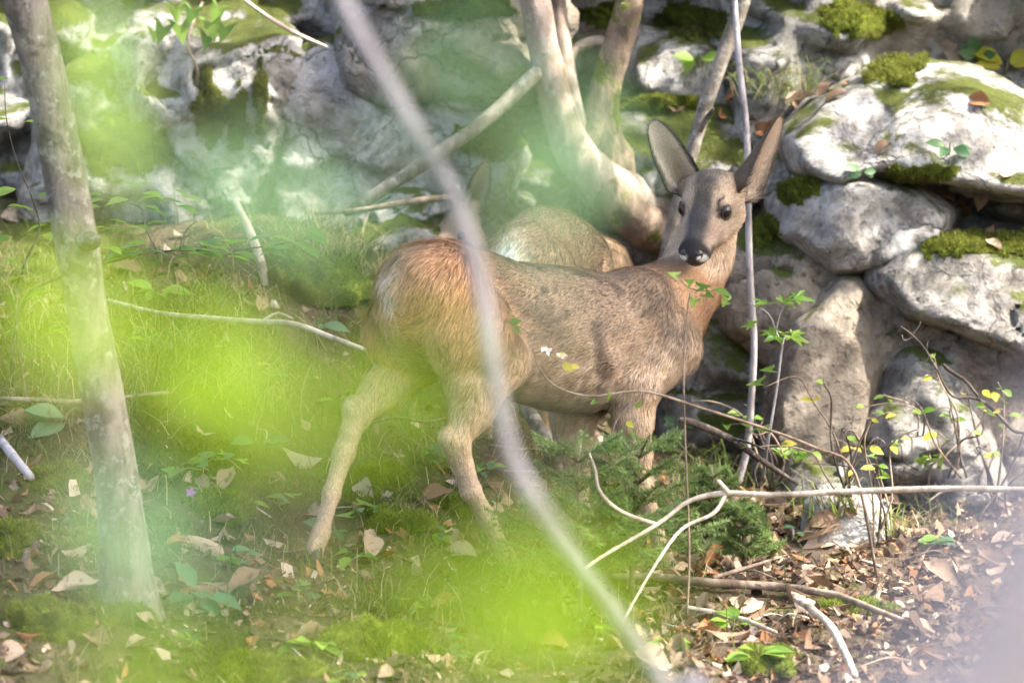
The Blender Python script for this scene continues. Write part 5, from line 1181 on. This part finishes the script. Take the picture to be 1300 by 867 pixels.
for i, (lab, a_, b_, rx, rz, n) in enumerate([
    ('bright moss cushion on the stones left of the trunk', 75, 612, 46, 26, 6000), ('broad moss cushion on the stones beyond the speckled trunk', 25, 690, 55, 40, 7000), ('moss cushion with yellowish tips beside the trunk', 105, 690, 45, 26, 5000),
    ('dark moss cushion at the bottom of the slope below the trunk', 60, 790, 55, 38, 7000), ('bright moss cushion right of the trunk in the slope', 275, 640, 45, 26, 5000), ('round moss cushion behind the stretched hind leg', 478, 605, 32, 24, 4000),
    ('bright moss cushion between the hind legs', 570, 640, 40, 26, 5000), ('low moss cushion under the rump of the deer', 505, 660, 38, 20, 4000), ('broad moss cushion at the bottom of the slope', 480, 812, 65, 36, 8000), ('moss cushion beside the bleached arching stick', 975, 840, 48, 26, 6000),
    ('small moss cushion on the litter by the dark branch', 1090, 775, 50, 22, 5000), ('mossy hummock of the bank behind the rump', 405, 352, 70, 46, 8000), ('wide moss cushion at the base of the trunk', 150, 770, 55, 26, 5000), ('moss cushion under the fir seedling', 800, 640, 40, 25, 4000), ('moss cushion half hidden by blurred lime leaves', 330, 850, 60, 26, 5000)]):
    cushion(lab, a_, b_, rx, rz, 100 + i, n)
def moss_patch(label, a_, b_, rx, rz, seed, n, tone, T=.018, L0=.011):
    """moss creeping over the rock: a thin uneven skin that follows the surface, full of shoots"""
    rg = np.random.default_rng(seed); st = 3.0; us = np.arange(-rx * 1.25, rx * 1.25, st); vs = np.arange(-rz * 1.25, rz * 1.25, st); Pm = {}; V = []
    for i, u in enumerate(us):
        for j, v in enumerate(vs):
            e = math.hypot(u / rx, v / rz) + .55 * float(fbm(np.array(u * .045 + seed), np.array(v * .045), np.array(.5), 3))
            if e < 1.0:
                p, nn = hit(a_ + u, b_ + v); q = p + (nn * .8 + UPZ * .3) * (T * (1 - e) ** .5 * (1 + .5 * rg.normal() * .4) - .003); Pm[i, j] = len(V); V.append(np.array(q))
    if len(V) < 12: return
    V = np.array(V); F = []
    for (i, j), k in Pm.items():
        if (i + 1, j) in Pm and (i, j + 1) in Pm and (i + 1, j + 1) in Pm:
            f = (k, Pm[i, j + 1], Pm[i + 1, j + 1], Pm[i + 1, j]); 
            if np.ptp(V[list(f), 1]) < .05: F.append(f)
    par = list(range(len(V)))
    def root_(x):
        while par[x] != x: par[x] = par[par[x]]; x = par[x]
        return x
    for f in F:
        for x in f[1:]: par[root_(x)] = root_(f[0])
    rt = [root_(f[0]) for f in F]; big = max(set(rt), key=rt.count); F = [f for f, r_ in zip(F, rt) if r_ == big]
    used = sorted({x for f in F for x in f}); mp = {x: i for i, x in enumerate(used)}; V = V[used]; F = [tuple(mp[x] for x in f) for f in F]
    F = np.array(F); o = thing('moss_patch', V.mean(0), label, 'moss'); link('body', mesh('body', V, F, True, MOSSB), o)
    N = vnormals(V, F); N = np.where((N @ np.array([0, -1, .2]))[:, None] < 0, -N, N)
    T_ = F[:, [0, 1, 2, 0, 2, 3]].reshape(-1, 3); ar = np.linalg.norm(np.cross(V[T_[:, 1]] - V[T_[:, 0]], V[T_[:, 2]] - V[T_[:, 0]]), axis=1)
    t = T_[rg.choice(len(T_), n, p=ar / ar.sum())]; b = rg.dirichlet((1, 1, 1), n); pp = np.einsum('nk,nkc->nc', b, V[t]); pn = np.einsum('nk,nkc->nc', b, N[t])
    Vb, Ff, k = blades(pp, pn + np.array([0, -.2, -.1]), rg.uniform(.5, 1.4, n) * L0, .0011, 1.0, rg, 1, .8)
    c = np.array(tone) * rg.uniform(.45, 1.6, (n, 1)) * (1 + .5 * fbm(pp[:, 0] * 25, pp[:, 1] * 25, pp[:, 2] * 25, 2))[:, None]
    link('shoots', mesh('shoots', Vb, Ff, True, MOSSF, np.repeat(np.clip(c, .01, .6), k, 0)), o, kind='stuff')
for i, (lab, a_, b_, rx, rz, n) in enumerate([
    ('bright moss pad on top of the white limestone block', 1130, 82, 52, 26, 6000), ('moss pad along the edge of the pale wedge', 1012, 242, 34, 18, 4000), ('moss cap on the cracked grey slab', 1215, 312, 55, 18, 6000), ('smaller moss cap on the cracked slab beside dry leaves', 1292, 312, 40, 20, 4000),
    ('yellow green moss pad on the rock by the ears', 838, 134, 50, 12, 5000), ('hanging moss on the ledge at the top of the rocks', 1090, 25, 60, 26, 6000), ('dark hanging moss beside the leaning dead pole', 880, 25, 48, 28, 5000), ('moss pad in the crack under the white block', 1160, 222, 50, 14, 5000),
    ('dark moss tuft between the stems of the coppiced tree', 770, 20, 35, 20, 3000), ('dark moss curtain on the grey ledge', 590, 12, 60, 16, 5000), ('dark moss streak down the narrow white rib', 265, 140, 20, 50, 4000), ('dark moss in the cleft beside the rib', 300, 155, 14, 45, 3000), ('dark moss on the rock behind the trunk', 150, 190, 60, 40, 6000), ('moss cover on the shaded rock under the pole', 625, 175, 45, 22, 4000), ('moss strip between wedge and fractured rock', 970, 290, 20, 26, 3000), ('dark moss strip between the two white ribs', 330, 120, 10, 45, 3000)]):
    moss_patch(lab, a_, b_, rx, rz, 140 + i, n, (.13, .145, .022) if 'dark' not in lab else (.075, .08, .018))

# grass tufts on the ledges
def tuft(label, a_, b_, n, L_, seed, tone=(.16, .22, .05), hang=1.2):
    rg = np.random.default_rng(seed); p, nn = hit(a_, b_); o = thing('grass_tuft', p, label, 'grass tuft'); pts = np.array(p) + rg.normal(size=(n, 3)) * np.array([.035, .02, .008])
    V, F, k = blades(pts, np.tile([0, -.25, 1.0], (n, 1)), rg.uniform(.5, 1.2, n) * L_, .0016, 1.0, rg, 2, hang)
    c = np.where(rg.random((n, 1)) < .7, np.array(tone) * rg.uniform(.6, 1.5, (n, 1)), np.array([.42, .36, .22]) * rg.uniform(.6, 1.2, (n, 1)))
    link('blades', mesh('blades', V, F, True, gm, np.repeat(c, k, 0)), o)
for i, (lab, a_, b_, n, L_) in enumerate([('grass tuft with dry blades on the ledge behind the right ear', 985, 125, 90, .12), ('grass tuft on the ledge beside the leaf heap', 1010, 118, 60, .10), ('overhanging grass tuft on the mossy hummock', 380, 330, 150, .12), ('drooping straw grass on the bank edge', 425, 345, 130, .13), ('grass tuft at the rock foot beside the boulder', 905, 610, 80, .10), ('grass tuft behind the fore hoof', 880, 650, 80, .10), ('grass tuft among the brambles', 1060, 650, 70, .10), ('long grass tuft on the slope under the pale stick', 215, 470, 120, .16), ('bent grass tuft in the middle of the slope', 330, 520, 120, .14), ('dry grass tuft above the cracked grey slab', 1215, 250, 50, .09), ('grass tuft near the twig between the hind legs', 560, 590, 60, .08), ('grass tuft right of the white stone', 1140, 680, 70, .09)]):
    tuft(lab, a_, b_, n, L_, 200 + i)

# fallen leaves: curled dry leaves, each its own
DEADM = []
def dead_mat(name, lo, hi):
    t = NT(name); pos = t.n('NewGeometry').outputs['Position']; r = t.n('ObjectInfo').outputs['Random']
    c = t.mix(r, lo, hi); c = t.mix(t.sstep(t.noise(pos, 45, 5, .6), .5, .68), c, [x * .45 for x in lo])
    return t.finish(c, .7, t.bump(t.noise(pos, 120, 4), .4, .004), .25, .2)
DL = []
for nm, lo, hi in (('tan dead leaf', (.27, .19, .13), (.46, .355, .27)), ('russet dead leaf', (.24, .11, .05), (.34, .17, .08)), ('brown dead leaf', (.15, .095, .06), (.30, .20, .13))):
    m_ = dead_mat(nm, lo, hi); DL.append([leaf_mesh('dead_leaf', m_, OVAL, f_, d_, cu) for f_, d_, cu in ((.5, .35, .3), (-.3, -.25, -.5), (.9, .5, 0), (.2, -.5, .8))] + [lobed_mesh('dead_lobed_leaf', m_, 5, .5, .5), lobed_mesh('dead_lobed_leaf', m_, 3, -.4, -.4)])
SHAPEW = ['folded oval', 'arched oval', 'tightly folded oval', 'upturned oval', 'five lobed', 'three lobed']
TONEW = ['tan', 'russet', 'dark brown']; ZONEW = ['in the litter around the white stone', 'lying on the green slope', 'caught on the rock ledge']
rg = np.random.default_rng(9)
def fallen(a_, b_, zone, size=None, tone=None):
    p, nn = hit(a_, b_); t_ = int(rg.choice(3, p=[.6, .15, .25])) if tone is None else tone
    sh = int(rg.integers(6)); me = DL[t_][sh]; an = rg.uniform(0, 6.28); d = Vector((math.cos(an), math.sin(an), rg.normal() * .25)); d = d - nn * d.dot(nn) * .8
    s_ = size or rg.uniform(.04, .095)
    s_ *= .72 if sh > 3 else 1.0; u = nn + Vector((rg.normal() * .4, rg.normal() * .4 - .2, 0)); p = p + nn * s_ * .14
    d.normalize(); sd = u.cross(d).normalized(); n_ = d.cross(sd); M = Matrix((d, sd, n_)).transposed().to_4x4()
    link('fallen_leaf', me, None, Matrix.Translation(p - d * s_ * .5) @ M @ Matrix.Scale(s_, 4), f'{TONEW[t_]} {SHAPEW[sh]} dead leaf {ZONEW[zone]}', 'dead leaf', f'{TONEW[t_]} {SHAPEW[sh]} dead leaves ' + ['in the litter', 'on the slope', 'on the ledge'][zone])
for i in range(150):
    if rg.random() < .8: fallen(rg.uniform(800, 1290), rg.uniform(640, 865), 0)
    else: fallen(rg.uniform(860, 1290), rg.uniform(600, 680), 0, rg.uniform(.025, .045))
for i in range(100):
    while True:
        a_, b_ = rg.uniform(0, 760), rg.uniform(380, 865)
        if rg.random() < .15 + .9 * math.exp(-((b_ - 700) / 90) ** 2) and not (470 < a_ < 800 and b_ < 520): break
    fallen(a_, b_, 1)
for a_, b_ in [(965, 165), (950, 150), (985, 165), (1010, 130), (1030, 120), (1050, 118), (1075, 105), (1000, 110), (1022, 135), (1060, 125), (930, 120), (910, 150), (1220, 70), (1240, 130), (1200, 60), (1245, 250), (1255, 300), (1262, 318), (1225, 260), (1120, 190), (1210, 240), (1280, 225), (858, 140), (930, 590), (945, 605)]:
    fallen(a_, b_, 2, rg.uniform(.035, .07))
for a_, b_ in [(130, 335), (155, 320), (140, 350), (165, 345), (110, 340), (270, 322), (285, 430), (230, 300), (20, 280), (15, 250), (100, 380), (30, 810), (10, 835), (45, 850), (20, 790), (60, 760), (110, 645), (90, 650), (60, 650)]:
    fallen(a_, b_, 1, rg.uniform(.04, .08))
# the uncounted rest of the litter: crumbs of leaf and bark
def lit_zone(a, b, p):
    n = fbm(p[:, 0] * 3, p[:, 1] * 3, 4.0, 2); return np.clip((ss(620, 640, b) * ss(780, 880, a) + .35 * ss(580, 700, b) + .2 * ss(300, 360, b)) * (.7 + n), 0, 1)
pts = ground_pts(11000, rg, lit_zone); n = len(pts); V = []; F = []
s_ = (.004 + .022 * rg.random(n) ** 2.2)[:, None]; a = rg.uniform(0, 6.28, n); t1 = np.stack([np.cos(a), np.sin(a), rg.normal(size=n) * .5], 1); t2 = np.stack([-np.sin(a), np.cos(a), rg.normal(size=n) * .5], 1)
c0 = pts + np.array([0, 0, .006]); ring = []
for q in range(7):
    an = q / 7 * 6.283; r_ = rg.uniform(.45, 1.1, (n, 1)); ring.append(c0 + (t1 * math.cos(an) + t2 * math.sin(an) * .6) * s_ * r_ + np.array([0, 0, 1]) * s_ * .35 * math.cos(2 * an) * rg.normal(size=(n, 1)))
V = np.stack(ring, 1).reshape(-1, 3)
pal = np.array([(.36, .26, .18), (.22, .14, .09), (.50, .40, .30), (.12, .08, .055), (.33, .17, .08)]); c = pal[rg.integers(5, size=n)] * rg.uniform(.35, 1.05, (n, 1))
link('leaf_litter', mesh('leaf_litter', V, (np.arange(n)[:, None] * 7 + np.arange(7)), False, tint_mat('litter crumbs', .8, .15), np.repeat(c, 7, 0)), label='crumbled dry leaf litter covering the forest floor', cat='leaf litter', kind='stuff')

# low leafy runners over the slope: small plants, each with its own leaves
rg = np.random.default_rng(55)
WHERE = [(120, 560, 'above the stones left of the trunk'), (215, 610, 'right of the trunk, above the purple flower'), (310, 600, 'in the middle of the slope'), (360, 650, 'left of the stretched hind hoof'), (450, 660, 'right of the stretched hind hoof'), (480, 710, 'below the rump of the deer'), (560, 700, 'left of the near hind hoof'), (300, 720, 'in the litter between trunk and hoof'), (380, 770, 'in the litter below the hind hoof'), (220, 820, 'below the trunk'), (520, 780, 'above the broad moss cushion'), (600, 830, 'in the lower moss'), (690, 700, 'between hind hoof and fir seedling'), (330, 480, 'in the long grass'), (430, 520, 'in the grass behind the hock'), (60, 430, 'in the grass left of the trunk'), (180, 450, 'in the grass right of the trunk'), (620, 600, 'behind the near hind leg'), (720, 640, 'behind the fir seedling'), (1000, 690, 'left of the white stone'), (1170, 700, 'right of the white stone'), (880, 700, 'right of the fir seedling'), (740, 800, 'under the slanting stem'), (830, 840, 'at the end of the pale litter stick'), (440, 870, 'in the lowest moss')]
for a_, b_, wh in WHERE:
    p, nn = hit(a_, b_); o = thing('ground_herb', p, 'low creeping herb with small oval leaves ' + wh, 'herb'); end = hit(a_ + rg.uniform(-45, 45), b_ + rg.uniform(-18, 18))[0]
    mb = MB(); tube(mb, [p, (p + end) / 2 + Vector((0, -.01, .02)), end + Vector((0, 0, .01))], [.0016, .0014, .001], 5, 4); link('stem', mb.mesh('stem', BK_GREEN), o)
    for k in range(rg.integers(5, 10)):
        q = p.lerp(end, rg.random()) + Vector((rg.normal() * .015, rg.normal() * .02, rg.uniform(.012, .035))); an = rg.uniform(0, 6.28)
        leaf_at(o, [LF_OVAL, LF_OVALD, LF_OVALD, LF_MAPLE3][rg.integers(4)], q, Vector((math.cos(an), math.sin(an), rg.normal() * .2)), Vector((rg.normal() * .3, -.35, 1)), rg.uniform(.022, .05))
# ------------------------------------------------------------------ blurred growth close to the lens
def at_d(px, py, d):                                         # place at distance d along the view axis
    return CAMLOC + ray(px, py) * d
def shrub(label, d, spots, me, seed, sizes=(.04, .06), name='shrub'):
    """a thin sapling rooted in the ground whose leaves stand in the line of sight at distance d"""
    rg = np.random.default_rng(seed); ctr = at_d(sum(s[0] for s in spots) / len(spots), sum(s[1] for s in spots) / len(spots), d)
    g = gpt(ctr.x + rg.normal() * .05, ctr.y + .05); o = thing(name, g, label, 'sapling')
    trunk_top = ctr + Vector((0, .04, -.01)); mid = (g + trunk_top) / 2 + Vector((rg.normal() * .03, rg.normal() * .03, 0))
    mb = MB(); tube(mb, [g - Vector((0, 0, .03)), mid, trunk_top], [.004, .003, .0018], 7, 6, .05); link('stem', mb.mesh('stem', BK_GREEN), o)
    for a, b in spots:
        p = at_d(a, b, d + rg.normal() * .06); an = rg.uniform(0, 6.28); dd = Vector((math.cos(an), math.sin(an) * .6, -.15 + rg.normal() * .15)); sz = rg.uniform(*sizes)
        mb = MB(); tube(mb, [trunk_top, (trunk_top + p) / 2 + Vector((0, 0, .006)), p - dd * sz * .5], [.0012, .001, .0007], 5, 3); link('twig', mb.mesh('twig', BK_GREEN), o)
        leaf_at(o, me, p - dd * sz * .5, dd, Vector((rg.normal() * .3 + .35, -.9, .9)), sz)
def cloud(cx, cy, rx, ry, n, seed):
    rg = np.random.default_rng(seed); return [(cx + rg.normal() * rx * .5, cy + rg.normal() * ry * .5) for _ in range(n)]
shrub('blurred lime green leaves in front of the hind legs', 2.4, cloud(290, 515, 120, 60, 10, 2) + cloud(470, 540, 70, 60, 4, 3), LF_LIME, 1, (.034, .046))
shrub('blurred lime green leaves low in front of the deer', 2.3, cloud(690, 785, 110, 55, 15, 5) + cloud(560, 750, 60, 50, 3, 6), LF_LIME, 2, (.040, .052))
shrub('blurred lime green leaves beside the speckled trunk', 2.5, [(95, 385), (85, 410), (105, 360), (60, 440)], LF_LIME, 3, (.026, .034))
shrub('blurred lime green leaves at the bottom of the slope', 2.4, cloud(300, 860, 130, 20, 6, 8), LF_LIME, 4, (.026, .036))
shrub('blurred hanging green leaf beside the top of the trunk', 3.4, [(130, 20), (126, 55), (130, 95), (138, 130), (142, 165), (150, 200), (110, 10), (120, 75)], leaf_mesh('mid_leaf', leaf_mat('hanging leaf', (.10, .20, .012), (.14, .26, .02), .5, (.25, .42, .01)), OVAL, .1, .1), 5, (.030, .040))
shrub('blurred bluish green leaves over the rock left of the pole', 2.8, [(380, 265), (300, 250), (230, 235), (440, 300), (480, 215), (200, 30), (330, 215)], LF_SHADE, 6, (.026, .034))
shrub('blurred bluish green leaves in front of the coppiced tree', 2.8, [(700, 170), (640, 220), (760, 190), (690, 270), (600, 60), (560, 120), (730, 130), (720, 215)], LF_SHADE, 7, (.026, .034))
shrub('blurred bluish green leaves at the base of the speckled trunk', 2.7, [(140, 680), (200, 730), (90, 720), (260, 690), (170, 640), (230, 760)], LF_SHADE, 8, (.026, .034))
# slanting stem out of focus in front of the deer
d_ = 8.2
st = [at_d(a, b, d_) for a, b in [(905, 1010), (850, 880), (780, 770), (705, 670), (650, 580), (628, 480), (610, 360), (575, 250), (505, 130), (440, 10), (400, -100), (330, -400)]]
g = gpt(st[0].x + .05, st[0].y); o = thing('sapling_stem', g, 'thin out of focus grey stem slanting in front of the deer', 'sapling')
mb = MB(); tube(mb, [g - Vector((0, 0, .05))] + st, [.012] + [.0115, .011, .0105, .0102, .0098, .0095, .0095, .0095, .0098, .010, .0095, .007], 12, 6, .04); link('stem', mb.mesh('stem', BK_SILV), o)
cs = [(sunward(at_d(640, 560, 8.2), 2.6), (.55, .6, .4)), (sunward(at_d(520, 150, 8.2), 2.5), (.6, .6, .4))]  # unseen foliage added sunward to keep this stem in shade
limbs(o, np.array(st[-1]), [c for c, _ in cs], .009, BK_SILV); shade_crown(o, cs, 2600, .085, LM_CROWN, 43)
# trunk out of focus at the right corner
d_ = 2.2
st = [at_d(a, b, d_) for a, b in [(1100, 1500), (1160, 1150), (1215, 960), (1285, 820), (1370, 680), (1480, 500), (1650, 250), (1850, -50)]]
g = gpt(st[0].x, st[0].y); o = thing('tree', g, 'thick pale grey leaning trunk, wholly out of focus, in front of the leaf litter', 'tree')
mb = MB(); tube(mb, [g - Vector((0, 0, .05))] + st, [.045] + [.034, .032, .031, .030, .028, .026, .022, .018], 14, 6, .04); link('trunk', mb.mesh('trunk', BK_SILV), o)
cs = [(sunward(st[3], 1.6), (.4, .4, .3))]; limbs(o, np.array(st[-1]), [cs[0][0]], .016, BK_SILV); shade_crown(o, cs, 900, .08, LM_CROWN, 44)
